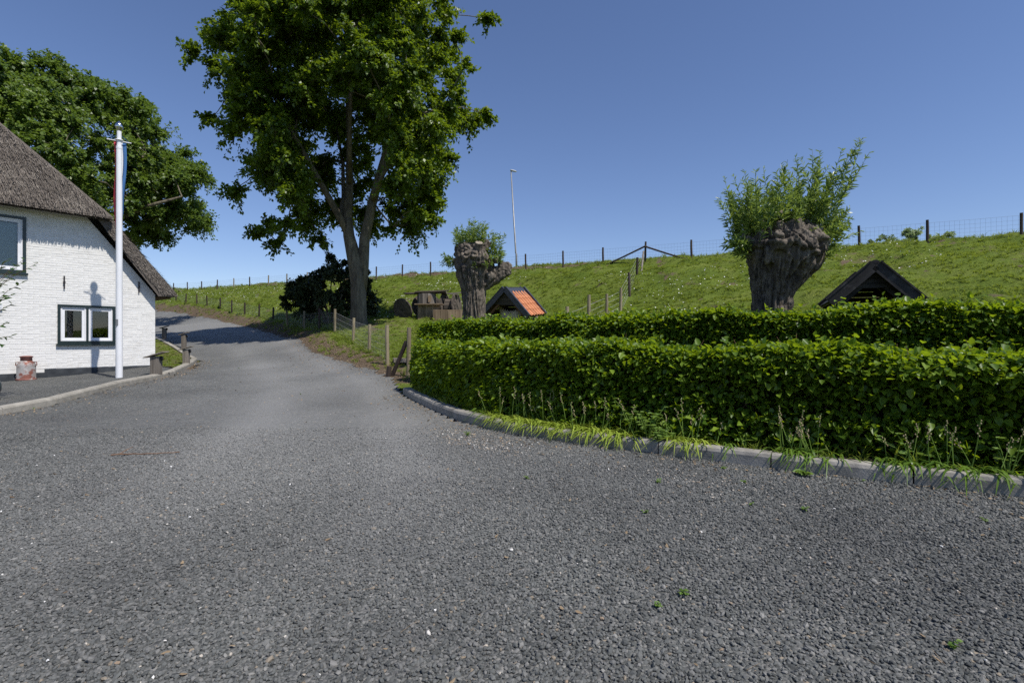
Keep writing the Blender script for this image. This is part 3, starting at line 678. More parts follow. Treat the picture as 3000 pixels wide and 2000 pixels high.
# ------------------------------------------------------------------ flagpole, pennant
fx, fy = -9.36, 12.2; fz = float(padz(fx, fy))
fp = thing('flagpole', 'tall white flagpole with silver finial in front of the farmhouse', 'flagpole', (fx, fy, fz))
H = 6.17 - fz
m = MB(); m.tube([(0, 0, -.1), (0, 0, H * .45), (0, 0, H - .42)], [.072, .066, .058], 20); m.tube([(0, 0, H - .44), (0, 0, H - .05)], [.048, .046], 18); m.tube([(0, 0, H - .47), (0, 0, H - .41)], .063, 18); m.build('pole', MT['paint_white'], fp)
m = MB(); m.lathe([(.03, H - .06), (.05, H - .04), (.05, H - .01), (.07, H + .015), (.085, H + .06), (.075, H + .11), (.045, H + .15), (.018, H + .18), (.005, H + .2)], 18); m.build('finial', MT['steel'], fp, smooth=True)
m = MB(); m.box((0, -.069, 1.32), (.05, .02, .14)); m.box((0, -.078, 1.25), (.03, .02, .03)); m.build('cleat_cover', MT['lamp_grey'], fp)
cr = H - .26; ax = Vector((.72, .69, 0)).normalized(); ax = Vector((.794, .608, 0)); bk = Vector((-.608, .794, 0)) * .075
m = MB(); m.tube([-ax * .235 + bk + Vector((0, 0, cr)), ax * .235 + bk + Vector((0, 0, cr))], .011, 8)
m.lathe([(.078, cr - .01), (.082, cr), (.078, cr + .012), (.07, cr + .0)], 16); m.build('crossbar', MT['paint_white'], fp, True and False)
m = MB()
for sg in (-1, 1): m.tube([ax * .2 * sg + bk + Vector((0, 0, cr)), bk * .8 + Vector((0, 0, cr + .16))], .005, 4)
m.build('cord', MT['flag_blue'], fp)
pen = thing('pennant', 'long red white and blue pennant hanging limp along the flagpole', 'pennant', (fx - .608 * .075, fy + .794 * .075, fz + cr), R(37.4))
for nm, a, b, mt in (('red_stripe', -.105, -.05, 'flag_red'), ('white_stripe', -.05, .06, 'flag_white'), ('blue_stripe', .06, .135, 'flag_blue')):
    V = []; n = 26
    for i in range(n + 1):
        t = i / n; z = -2.15 * t - .01; w = 1 - .3 * t; tw = .25 * math.sin(t * 5 + a * 9) + (1.0 * max(0, t - .8) / .2 if nm == 'blue_stripe' else 0)
        sh = -.0 + .02 * math.sin(t * 7) - (.1 * max(0, t - .75) / .25 if nm == 'blue_stripe' else 0)
        for q in np.linspace(a, b, 4):
            X = q * w + sh; V.append((X * math.cos(tw * .3), .03 + .05 * math.sin(q * 22 + t * 6) * (.4 + t) + X * math.sin(tw) * .3, z - .25 * max(0, q) * t))
    f = [(i * 4 + j, i * 4 + j + 1, i * 4 + j + 5, i * 4 + j + 4) for i in range(n) for j in range(3)]
    m = MB(); m.add(V, f); o = m.build(nm, MT[mt], pen, smooth=True); md = o.modifiers.new('t', 'SOLIDIFY'); md.thickness = .003

# ------------------------------------------------------------------ milk churn, pot, bollard lights
ch = HC + HA * 2.78 + HN * .33; chz = float(padz(*ch))
can = thing('milk_churn', 'rusty red and white metal milk churn against the farmhouse wall', 'milk churn', (ch[0], ch[1], chz - .01))
m = MB(); m.lathe([(.18, 0), (.185, .03), (.178, .05), (.176, .36), (.17, .4), (.12, .46), (.11, .48)], 24); m.build('body', MT['rust_can'], can, smooth=True)
m = MB(); m.lathe([(.186, 0), (.19, .02), (.186, .045)], 24); m.build('foot_ring', MT['rust_red'], can, smooth=True)
m = MB(); m.lathe([(.112, .47), (.108, .54), (.116, .555), (.116, .57)], 24); m.build('neck', MT['rust_red'], can, smooth=True)
m = MB(); m.lathe([(.128, .565), (.128, .585), (.06, .598), (.0, .6)], 24); m.build('lid', MT['rust_red'], can, smooth=True)
for a in (0.3, 3.44):
    c, s = math.cos(a), math.sin(a); m = MB(); m.tube([(c * .17, s * .17, .34), (c * .21, s * .21, .37), (c * .205, s * .205, .44), (c * .15, s * .15, .44)], .011, 6); m.build('handle', MT['rust_red'], can, smooth=True)
ppx, ppy = -9.02, 8.72; ppz = float(padz(ppx, ppy))
pot = thing('plant_pot', 'dark teal glazed plant pot cut off by the left edge', 'plant pot', (ppx, ppy, ppz))
m = MB(); m.lathe([(.15, 0), (.19, .06), (.235, .2), (.235, .3), (.2, .38), (.205, .43), (.22, .45), (.2, .455), (.19, .4), (.18, .38)], 28); m.build('vessel', MT['pot'], pot, smooth=True)
m = MB(); m.lathe([(.183, .36), (.183, .385)], 20); m.build('potting_soil', MT['soil'], pot)
def lightpost(x, y, z, h, w, yaw, label):
    t = thing('bollard_light', label, 'garden light', (x, y, z), yaw, 'wooden bollard lights along the kerb')
    m = MB(); m.box((0, 0, h / 2 - .08), (w, w * .85, h + .16))
    for k in (-1, 0, 1): m.box((k * w * .27, -w * .43, h / 2 - .08), (w * .2, .012, h + .16))
    m.build('post', MT['grey_wood'], t)
    m = MB(); m.box((0, 0, h + .045), (w * 2.35, w * 1.5, .022), Matrix.Rotation(R(-17), 3, 'Y')); m.build('roof_board', MT['grey_wood'], t)
    m = MB(); m.tube([(w * .5, 0, h - .02), (w * .68, 0, h - .03), (w * .72, 0, h - .1)], [.03, .035, .028], 10); m.build('lamp', MT['iron'], t, smooth=True)
    return t
for (x, y, h, w, yaw, lb) in ((-8.86, 12.75, .46, .2, .1, 'nearest wooden bollard light with tilted lid at the kerb corner'),
                              (-10.18, 16.0, .46, .16, .15, 'wooden bollard light on the kerb just beyond the house corner'),
                              (-13.2, 20.6, .45, .15, .2, 'third wooden bollard light beside the small lawn, lid tilted'),
                              (-16.5, 24.3, .45, .16, .25, 'farthest wooden bollard light, partly shaded near the house wall')):
    lightpost(x, y, float(padz(x, y)), h, w, yaw, lb)

# ------------------------------------------------------------------ leaves
def leaves(P, D, Nn, L, W, v, simple=False, fold=.18, curl=.12):
    D = unit(D); Nn = unit(Nn - (Nn * D).sum(1, keepdims=True) * D); S = np.cross(D, Nn); n = len(P)
    L = L[:, None]; W = W[:, None]
    if simple:
        Vv = np.stack([P, P + D * L * .5 + S * W * .5 + Nn * W * fold, P + D * L - Nn * L * curl, P + D * L * .5 - S * W * .5 + Nn * W * fold], 1)
        F = np.arange(4 * n).reshape(n, 4); return Vv.reshape(-1, 3), F, np.repeat(v, 4)
    Vv = np.stack([P, P + D * L * .3 + S * W * .47 + Nn * W * fold, P + D * L * .68 + S * W * .36 + Nn * (W * fold - L * curl * .4), P + D * L - Nn * L * curl,
                   P + D * L * .68 - S * W * .36 + Nn * (W * fold - L * curl * .4), P + D * L * .3 - S * W * .47 + Nn * W * fold], 1)
    b = (np.arange(n) * 6)[:, None]; F = np.concatenate([b + np.array([0, 1, 2, 3]), b + np.array([0, 3, 4, 5])], 0)
    return Vv.reshape(-1, 3), F, np.repeat(v, 6)
def rdir(n): return unit(rng.normal(0, 1, (n, 3)))

# ------------------------------------------------------------------ trees
def limb_path(a, b, sag, n=5):
    a = Vector(a); b = Vector(b); o = []
    for i in range(n):
        t = i / (n - 1); p = a.lerp(b, t); p.z += sag * math.sin(t * math.pi); p += Vector((random.uniform(-1, 1), random.uniform(-1, 1), random.uniform(-.5, .5))) * (b - a).length * .03 * (0 < t < 1); o.append(p)
    return o
def crown(cx, cy, prof, nclump, nleaf, csize, lsize, seed, lobes=0, shell=(.45, 1.02), drop=None):
    """clumps of leafy sprays: every clump is a bundle of twigs, every twig carries its own row of leaves"""
    r_ = np.random.default_rng(seed); zs = np.array([p[0] for p in prof]); rs = np.array([p[1] for p in prof])
    zz = np.linspace(zs[0], zs[-1], 400); w = np.interp(zz, zs, rs) ** 1.5 + .3; cw = np.cumsum(w) / w.sum()
    def pick():
        z = float(np.interp(r_.random(), cw, zz)); a = r_.random() * 2 * math.pi
        rad = np.interp(z, zs, rs) * (.84 + .32 * vnoise(a * 1.9 + 3, z * .45, seed)); q = shell[0] + (shell[1] - shell[0]) * r_.random() ** .5
        return np.array([cx + math.cos(a) * rad * q, cy + math.sin(a) * rad * q, z])
    cl = []; tries = 0
    LB = [pick() for _ in range(lobes)] if lobes else None
    while len(cl) < nclump and tries < nclump * 80:
        tries += 1
        p = pick() if not lobes or r_.random() < .25 else LB[r_.integers(lobes)] + r_.normal(0, 1, 3) * csize * np.array([1., 1., .8])
        rr = math.hypot(p[0] - cx, p[1] - cy)
        if p[2] < zs[0] or p[2] > zs[-1] or rr > np.interp(p[2], zs, rs) * 1.08: continue
        if drop is not None and drop(p): continue
        if len(cl) and np.min(np.linalg.norm((np.array(cl) - p) * (1, 1, 1.25), axis=1)) < csize * .5: continue
        cl.append(p)
    cl = np.array(cl); cen = np.array([cx, cy, zs[0] + .35 * (zs[-1] - zs[0])])
    return cl, sprays(cl, cen, nleaf, csize, lsize, r_)
def sprays(cl, cen, nleaf, csize, lsize, r_):
    P = []; D = []; Nn = []; Vv = []; tw = MB()
    for c in cl:
        s = csize * r_.uniform(.7, 1.3); o = unit((c - cen) * (1, 1, .8)); nt_ = max(5, int(nleaf * (s / csize) ** 2 / 34)); tone = .14 * r_.normal()
        td = unit(r_.normal(0, 1, (nt_, 3)) * (1, 1, .7) + o * .75 + np.array([0, 0, .12])); tl = s * r_.uniform(.45, 1.2, nt_)
        for k in range(nt_):
            m = int(34 * r_.uniform(.6, 1.4)); t = r_.random(m) ** .75; st = c - td[k] * .12 * s; sag = -.22 * tl[k]
            ax = np.array([td[k][0], td[k][1], td[k][2] + 2 * sag * .3]); base = st + np.outer(t * tl[k], td[k]); base[:, 2] += sag * t ** 2
            side = np.cross(td[k], r_.normal(0, 1, (m, 3))); side = unit(side)
            P.append(base + side * (lsize * .35 * r_.random(m))[:, None] + r_.normal(0, .03 * s, (m, 3)))
            d = unit(side * .9 + td[k] * .7 + r_.normal(0, .3, (m, 3))); d[:, 2] -= .25; D.append(d)
            nn = r_.normal(0, .45, (m, 3)); nn[:, 2] += 1.; nn[:, :2] += o[:2] * .55; Nn.append(nn); Vv.append(np.clip(r_.normal(.5 + tone, .2, m), 0, 1))
            if k % 2 == 0: e = st + td[k] * tl[k] * .8; e[2] += sag * .64; tw.tube([st, (st + e) / 2 + np.array([0, 0, .03]), e], [.012, .009, .004], 3, False)
    P = np.vstack(P); D = np.vstack(D); Nn = np.vstack(Nn); v = np.concatenate(Vv); L = lsize * r_.uniform(.7, 1.35, len(P))
    V, F, a = leaves(P, D, Nn, L, L * .7, v, True)
    return V, F, a, tw
def tree(name, label, cat, base, trunk_paths, cl, lv, leafm, barkm, hubs):
    root = thing(name, label, cat, base)
    m = MB()
    for pts, rad in trunk_paths: m.tube(pts, rad, 14, True)
    m.build('trunk', MT[barkm], root, True, True)
    m = MB()
    hp = [Vector(h[0]) for h in hubs]; pos = list(hp); path = [0.] * len(hp); par = [-1] * len(hp); cv = [Vector(c) for c in cl]
    order = sorted(range(len(cv)), key=lambda i: min((cv[i] - h).length for h in hp)); pa_ = np.array([tuple(p) for p in pos])
    for i in order:                                   # every clump hangs on the nearest wood already grown
        c = cv[i]; d_ = np.linalg.norm(pa_ - np.array(tuple(c)), axis=1); j = int(np.argmin(d_ * (1 + .5 * np.clip(pa_[:, 2] - c.z, 0, 2)) + .3 * np.array(path)))
        pos.append(c); par.append(j); path.append(path[j] + float(d_[j])); pa_ = np.vstack([pa_, tuple(c)])
    wt = [1] * len(pos)
    for k in range(len(pos) - 1, -1, -1):
        if par[k] >= 0: wt[par[k]] += wt[k]
    for k in range(len(hp), len(pos)):
        a_, b_ = pos[par[k]], pos[k]; r1 = min(.11, .008 + .011 * math.sqrt(wt[k])); d_ = (b_ - a_).length
        m.tube(limb_path(a_, b_, .07 * d_, 6), list(np.linspace(r1 * 1.12, r1 * .85, 6)), 5, False)
    tag(m.build('limbs', MT[barkm], root, True, True), kind='stuff')
    V, F, a, tw = lv; tag(tw.build('twigs', MT[barkm], root, True), kind='stuff'); o = link('crown', np_mesh('crown', V, F, {'v': a}), MT[leafm], root); o.location = -Vector(root.location)
    return root
# big tree
TX, TY = -6.75, 22.5; tz = gz1(TX, TY); q = lambda x, y, dy=0.: px(x, y, TY) + Vector((0, dy, 0))
prof = [(5.7, 1.2), (6.6, 2.8), (8., 3.8), (9.4, 4.5), (11.2, 5.05), (13, 5.25), (14.6, 5.0), (16., 4.4), (17.6, 3.4), (18.8, 1.8), (19.4, .6)]
def no_core(p): return (p[2] < 8.6 and math.hypot(p[0] - TX, p[1] - TY) < 2.4) or (p[2] < 10.4 and abs(p[0] - TX - .1) < 1.7 and p[1] < TY + .6)
cl, lv = crown(TX + .05, TY, prof, 560, 680, .85, .138, 11, 90, (.3, 1.02), no_core)
# drooping twigs on the left
ex = [q(800, 690, -1), q(830, 715, -.5), q(930, 690, .5), q(760, 640, 1), q(1230, 630, -1), q(1140, 660, .5), q(620, 110), q(640, 30, 1), q(1425, 60), q(1420, 320, .5), q(612, 190, -1), q(690, 560), q(1270, 580), q(890, 670, -1.5), q(600, 330, .5)]
ex = np.array([tuple(e_) for e_ in ex]); e2 = sprays(ex, np.array([TX, TY, 11.]), 420, .62, .15, np.random.default_rng(77))
nv_ = len(lv[0]); tw_ = lv[3]; tw_.add(e2[3].v, e2[3].f)
lv = (np.vstack([lv[0], e2[0]]), np.vstack([lv[1], e2[1] + nv_]), np.concatenate([lv[2], e2[2]]), tw_); cl = np.vstack([cl, ex])
f0 = q(1046, 790); fl = q(1022, 690); fr = q(1066, 700, .1); l1 = q(1000, 640, -.2); l2 = q(955, 545, -.8); l3 = q(905, 440, -1.5); c1 = q(1018, 540, .3); c2 = q(1010, 400, .6); c3 = q(1000, 250, .8); r1 = q(1085, 590, .3); r2 = q(1110, 480, .5); r3 = q(1140, 360, .7); r4 = q(1180, 240, .4)
TP = [([Vector((TX, TY, tz - .3)), Vector((TX, TY, tz + .15)), q(1051, 905), q(1050, 840), f0, fl, q(1018, 640)], [.5, .38, .335, .325, .345, .24, .21]),
      ([q(1060, 850, .05), q(1063, 780, .05), fr, r1, r2, r3, r4, q(1200, 150, .2)], [.2, .24, .225, .2, .17, .13, .09, .04]),
      ([fl, l1, l2, l3, q(860, 340, -2)], [.17, .15, .12, .085, .04]), ([fl, q(1018, 640), c1, c2, c3, q(1005, 120, .5)], [.22, .2, .165, .12, .08, .04]),
      ([l1, q(985, 560, 1), q(960, 430, 2), q(930, 300, 2.4)], [.11, .1, .075, .04]), ([c1, q(1050, 440, -1.2), q(1070, 300, -2), q(1080, 180, -2.4)], [.1, .09, .07, .035]),
      ([r1, q(1130, 540, -.8), q(1190, 470, -1.5), q(1260, 380, -1.6)], [.1, .08, .06, .03])]
hubs = [(Vector(p), r * .6) for pts, rad in TP for p, r in zip(pts[2:], rad[2:]) if Vector(p).z > 6.5]
tree('maple_tree', 'tall leafy tree with forked trunk growing behind the drive fence', 'tree', (TX, TY, tz), TP, cl, lv, 'leaf_oak', 'oak_bark', hubs)
# tree behind the house
LX, LY = -29.3, 33.; lzg = gz1(LX, LY)
prof = [(8.3, 5.6), (9.3, 7.6), (10.5, 8.3), (12, 8.2), (13.5, 7.5), (15, 6.3), (16.6, 4.5), (17.8, 2.6), (18.6, .8)]
def noback(p): return p[1] > LY + 5 or p[0] < LX - 7
cl, lv = crown(LX, LY, prof, 430, 720, 1.1, .18, 23, 64, (.4, 1.02), noback)
qq = lambda x, y, Y: px(x, y, Y)
TP = [([(LX, LY, lzg - .3), (LX, LY, lzg + 3), (LX + .3, LY, 7.), (LX + .2, LY, 11), (LX, LY, 15)], [.6, .5, .42, .3, .12]),
      ([(LX + .3, LY, 6.2), (LX + 3.2, LY - 1, 7.9), (LX + 6.5, LY - 1.5, 9.2), (LX + 9, LY - 1.5, 9.9)], [.26, .2, .13, .05]), ([(LX + .2, LY, 8.4), (LX + 3, LY + 1, 11), (LX + 5, LY + 1, 13.5)], [.2, .15, .06]), ([(LX + .3, LY, 7.), (LX - 3, LY - 2, 10), (LX - 5, LY - 3, 13)], [.2, .15, .06])]
hubs = [(Vector(p), r * .6) for pts, rad in TP for p, r in zip(pts[1:], rad[1:]) if p[2] > 6]
tree('broadleaf_tree', 'broad green tree spreading behind the thatched roof', 'tree', (LX, LY, lzg), TP, cl, lv, 'leaf_left', 'oak_bark', hubs)
# dark shrub behind the big tree
SX, SY = -9.5, 27.; sz = gz1(SX, SY)
b1 = [(sz + 1.0, 1.0), (sz + 1.7, 1.5), (sz + 2.6, 1.3), (sz + 3.3, .8), (sz + 3.6, .3)]; b2 = [(sz + .8, .5), (sz + 1.3, .8), (sz + 2.0, .7), (sz + 2.5, .3)]; b3 = [(sz + .9, .5), (sz + 1.5, .75), (sz + 2.3, .7), (sz + 2.9, .3)]
parts = [crown(SX, SY, b1, 48, 420, .5, .14, 5, 0, (.2, 1.)), crown(SX - 1.55, SY - .2, b2, 20, 400, .45, .14, 6, 0, (.2, 1.)), crown(SX + 1.6, SY, b3, 20, 400, .45, .14, 8, 0, (.2, 1.))]
V = []; F = []; A = []; o_ = 0; cl = []
stw = MB()
for c_, (v_, f_, a_, t_) in parts: stw.add(t_.v, t_.f); V.append(v_); F.append(f_ + o_); A.append(a_); o_ += len(v_); cl.append(c_)
cl = np.vstack(cl); st = []
for k in range(7):
    a = k * .9; st.append(([(SX + .25 * math.cos(a), SY + .2 * math.sin(a), sz - .1), (SX + .6 * math.cos(a), SY + .4 * math.sin(a), sz + .9), (SX + 1.3 * math.cos(a), SY + .8 * math.sin(a), sz + 1.9)], [.07, .055, .03]))
tree('dark_shrub', 'rounded dark purple-green shrub behind the big tree trunk', 'shrub', (SX, SY, sz), st, cl, (np.vstack(V), np.vstack(F), np.concatenate(A), stw), 'leaf_shrub', 'oak_bark', [(Vector(p[0][2]), .03) for p in st] + [(Vector(p[0][1]), .04) for p in st])
# elder bush on the far side of the crest
ebx, eby = 19.6, 25.1; ez = gz1(ebx, eby)
pr = [(ez + .0, .8), (ez + .35, 1.5), (ez + .6, .8), (ez + .75, .3)]
cl, lv = crown(ebx, eby, pr, 26, 40, .34, .1, 31, 0, (.1, 1.2)); tree('elder_bush', 'pale leafy bush peeping over the dike crest behind the netting', 'bush', (ebx, eby, ez), [([(ebx, eby, ez - .2), (ebx, eby, ez + .3)], [.05, .03])], cl, lv, 'leaf_elder', 'oak_bark', [(Vector((ebx, eby, ez + .1)), .03)])

# ------------------------------------------------------------------ pollard willows
def willow(name, label, base, trunk, knobs, stubs, seed, shoots, disp=.05):
    from mathutils import noise as mnz
    root = thing(name, label, 'willow', base)
    bm = bmesh.new()
    def blob(c, r, sc=(1, 1, 1)):
        mt_ = Matrix.Translation(c) @ Matrix.Diagonal((*sc, 1)); bmesh.ops.create_icosphere(bm, subdivisions=3, radius=r, matrix=mt_)
    me = bpy.data.meshes.new('t'); m = MB(); m.tube([Vector(p) for p, r in trunk], [r for p, r in trunk], 24, True); me.from_pydata(m.v, [], m.f)
    bm.from_mesh(me)
    for c, r, sc in knobs: blob(Vector(c), r, sc)
    tmp = bpy.data.meshes.new('t2'); bm.to_mesh(tmp); bm.free(); o = bpy.data.objects.new('t', tmp); COL.objects.link(o)
    md = o.modifiers.new('r', 'REMESH'); md.mode = 'VOXEL'; md.voxel_size = .015
    dg = bpy.context.evaluated_depsgraph_get(); ev = o.evaluated_get(dg); fin = bpy.data.meshes.new_from_object(ev); bpy.data.objects.remove(o)
    n = len(fin.vertices); co = np.empty(n * 3); no = np.empty(n * 3); fin.vertices.foreach_get('co', co); fin.vertices.foreach_get('normal', no); co = co.reshape(-1, 3); no = no.reshape(-1, 3)
    zt = trunk[-1][0][2]; d = np.empty(n); hz = zt * .72
    for i in range(n):
        x, y, z = co[i]; a = math.atan2(y, x); w = min(1, max(0, (z - hz) / .5))
        g1 = min(1., abs(mnz.noise((math.cos(a) * 4.6 + seed, math.sin(a) * 4.6 + z * .5, z * 1.1))) * 4.5)
        g2 = min(1., abs(mnz.noise((math.cos(a) * 11 + seed, math.sin(a) * 11, z * 2.4))) * 3.6)
        lump = mnz.fractal((x * 5 + seed, y * 5, z * 5), .8, 2.2, 4); cr = min(1., abs(mnz.noise((x * 5.5, y * 5.5 + seed, z * 5.5))) * 4.)
        d[i] = disp * ((g1 * .95 + g2 * .55 - 1.1) * (1 - w * .55) + lump * (.25 + .75 * w) + (cr - .8) * 1.1 * w)
    co += no * d[:, None]; fin.vertices.foreach_set('co', co.ravel()); fin.update(); fin.polygons.foreach_set('use_smooth', np.ones(len(fin.polygons), bool))
    link('trunk', fin, MT['willow_bark'], root)
    for c, dr_, r, L in stubs:
        c = Vector(c); dr_ = Vector(dr_).normalized(); m = MB(); m.tube([c, c + dr_ * L * .6, c + dr_ * L], [r * 1.15, r, r * .95], 12); st_ = m.build('stub', MT['willow_bark'], root, smooth=False)
        m = MB(); t = c + dr_ * (L + .003); m.tube([t, t + dr_ * .008], [r * .9, r * .87], 12); m.build('cut_face', MT['cut_wood'], st_)
    r_ = np.random.default_rng(seed)
    for c, dr_, L in shoots:
        c = Vector(c); dr_ = Vector(dr_).normalized(); bend = Vector((r_.normal(0, .25), r_.normal(0, .25), .35)); k = 7; pts = [c - dr_ * .05]
        dcur = dr_.copy()
        for i in range(k): dcur = (dcur + bend * .12 + Vector(r_.normal(0, .05, 3))).normalized(); pts.append(pts[-1] + dcur * L / k)
        m = MB(); m.tube(pts, list(np.linspace(.006, .002, k + 1)), 4, False)
        nl = int(L * 46) + 5; t = r_.uniform(.08, 1., nl) ** .85 * k; i0 = np.minimum(t.astype(int), k - 1); pa = np.array([tuple(p) for p in pts]); P = pa[i0] + (pa[i0 + 1] - pa[i0]) * (t - i0)[:, None]
        ax_ = unit(pa[i0 + 1] - pa[i0]); sd_ = unit(np.cross(ax_, r_.normal(0, 1, (nl, 3)))); D = unit(ax_ * .75 + sd_ * r_.uniform(.5, 1.1, nl)[:, None]); D[:, 2] -= .1
        LL = r_.uniform(.07, .135, nl) * np.where(t > k * .85, .6, 1.); Nn = np.cross(D, r_.normal(0, 1, (nl, 3))); Nn[:, 2] = np.abs(Nn[:, 2]) + .3
        v, f, a = leaves(P, D, Nn, LL, LL * .23, np.clip(r_.normal(.5, .22, nl), 0, 1), False, .15, .2)
        nv = len(m.v); me = bpy.data.meshes.new('shoot'); me.from_pydata(m.v + [tuple(x) for x in v], [], m.f + [tuple(int(i) + nv for i in ff) for ff in f]); me.update()
        at2 = me.attributes.new('v', 'FLOAT', 'POINT'); at2.data.foreach_set('value', np.concatenate([np.full(nv, .25), a]).astype(np.float32))
        link('shoot', me, MT['leaf_willow'], root)
    return root
# right willow (scale .0053 m per photo pixel at Y = 8)
WX, WY = 4.03, 8.0; wz = gz1(WX, WY); wq = lambda x, y, dy=0.: tuple(px(x, y, WY) + Vector((-WX, dy - WY, -wz)))
trunk = [((0, 0, -.2), .29), (wq(2262, 960), .272), (wq(2262, 910), .262), (wq(2264, 870), .27), (wq(2268, 838), .31), (wq(2276, 805), .39), (wq(2287, 770), .5), (wq(2295, 735), .58), (wq(2297, 705), .56), (wq(2297, 680), .44), (wq(2297, 655), .22)]
knobs = [(wq(2205, 715), .15, (1, 1, 1.2)), (wq(2240, 682, .1), .2, (1, 1, .8)), (wq(2292, 655), .2, (1, 1.1, .8)), (wq(2345, 675), .22, (1, 1.1, .9)), (wq(2382, 695, .05), .17, (1, 1, 1.1)), (wq(2396, 720), .1, (1, 1, 1)),
         (wq(2300, 730, -.5), .14, (1.3, .7, .6)), (wq(2330, 745, -.48), .1, (1, .8, .8)), (wq(2245, 725, -.42), .15, (1, .8, 1.2)), (wq(2350, 735, -.4), .14, (1, .9, 1.3)), (wq(2268, 695, -.42), .13, (1.5, .7, .5)), (wq(2300, 645, .1), .15, (.8, .8, 1.2)), (wq(2225, 760, -.35), .1, (1, 1, 1.4))]
stubs = [(wq(2292, 690, -.1), (.35, -.25, 1), .075, .3), (wq(2320, 655, -.05), (.2, -.5, .8), .06, .12), (wq(2365, 690, -.15), (.1, -.9, .45), .065, .15)]
sh = []; r_ = np.random.default_rng(3)
for k in range(160):
    t = r_.random(); X = -.5 + 1.1 * t; dy = r_.uniform(-.35, .45); top = .1 + .32 * (1 - ((X - .12) / .75) ** 2); zc = wq(2290, 700)[2] + top * r_.uniform(.1, 1.) - .12
    L = r_.uniform(.35, 1.15) * (1.3 if X > .15 else .95); sh.append(((X + wq(2290, 700)[0] - .05, dy, zc), (X * (.85 if X > 0 else .6) + r_.normal(0, .2), dy * .7 + r_.normal(0, .2), .9), L))
for k in range(18): sh.append((wq(r_.uniform(2168, 2195), r_.uniform(700, 770), r_.uniform(-.2, .1)), (-.9, r_.normal(-.2, .3), r_.uniform(-.3, .5)), r_.uniform(.2, .42)))
for k in range(34): sh.append((wq(r_.uniform(2385, 2412), r_.uniform(665, 740), r_.uniform(-.2, .1)), (.9, r_.normal(-.1, .3), r_.uniform(.1, .9)), r_.uniform(.25, .6)))
for k in range(16): sh.append((wq(r_.uniform(2310, 2390), r_.uniform(680, 770), -.36), (r_.normal(.1, .3), -.7, r_.uniform(.2, .8)), r_.uniform(.12, .3)))
willow('pollard_willow', 'stout pollard willow with a bushy head of long shoots behind the hedge', (WX, WY, wz), trunk, knobs, stubs, 3, sh, .08)
# left willow
WX, WY = -.92, 12.5; wz = gz1(WX, WY); wq = lambda x, y, dy=0.: tuple(px(x, y, WY) + Vector((-WX, dy - WY, -wz)))
trunk = [((0, 0, -.2), .3), (wq(1389, 990), .28), (wq(1389, 930), .262), (wq(1389, 885), .262), (wq(1388, 852), .285), (wq(1386, 822), .345), (wq(1383, 792), .405), (wq(1381, 762), .425), (wq(1381, 735), .41), (wq(1381, 718), .32)]
knobs = [(wq(1348, 738), .14, (1, 1, 1)), (wq(1375, 718, .1), .19, (1, 1, .6)), (wq(1412, 720), .19, (1, 1, .8)), (wq(1408, 765, -.32), .2, (1, .8, 1.1)), (wq(1425, 775), .18, (1, 1, 1.2)), (wq(1415, 825), .2, (1.2, 1, 1)), (wq(1428, 818), .2, (1, 1, 1)),
         (wq(1445, 812), .2, (1, 1, .9)), (wq(1460, 800), .2, (1, 1, .9)), (wq(1478, 788), .16, (1, 1, 1.15)), (wq(1487, 795), .1, (1, 1, 1)), (wq(1345, 765, -.1), .12, (1, 1, 1.3)), (wq(1390, 730, .3), .24, (1.3, 1, 1)), (wq(1395, 755, -.42), .09, (1, 1, .8))]
stubs = [(wq(1403, 745, -.3), (.15, -.6, .95), .1, .24), (wq(1395, 760, -.42), (-.2, -.8, .5), .055, .07), (wq(1452, 770, -.12), (.1, -.6, .8), .07, .1), (wq(1428, 718, 0), (.3, -.3, .9), .08, .08), (wq(1353, 752, -.2), (-.4, -.8, .3), .03, .06)]
sh = []; r_ = np.random.default_rng(4)
for k in range(62):
    X = r_.uniform(-.42, .28); dy = r_.uniform(-.3, .35); sh.append(((X - .02, dy, wq(1380, 712)[2] - .1 + r_.uniform(-.05, .06)), (X * .9 + r_.normal(0, .2), dy + r_.normal(0, .2), .9), r_.uniform(.25, .62) * (1.1 if -.3 < X < .25 else .8)))
for k in range(30): sh.append((wq(r_.uniform(1428, 1470), r_.uniform(730, 780), r_.uniform(-.25, .1)), (r_.normal(.25, .25), r_.normal(-.1, .2), 1.), r_.uniform(.2, .55)))
for k in range(9): sh.append((wq(r_.uniform(1335, 1345), r_.uniform(765, 790), -.1), (-1., r_.normal(0, .2), r_.uniform(0, .5)), r_.uniform(.25, .5)))
for k in range(10): sh.append((wq(r_.uniform(1380, 1460), r_.uniform(760, 810), -.35), (r_.normal(0, .4), -.6, r_.uniform(0, .8)), r_.uniform(.1, .22)))
willow('pollard_willow', 'knobbly pollard willow with short shoots beside the tiled shelter', (WX, WY, wz), trunk, knobs, stubs, 8, sh, .06)

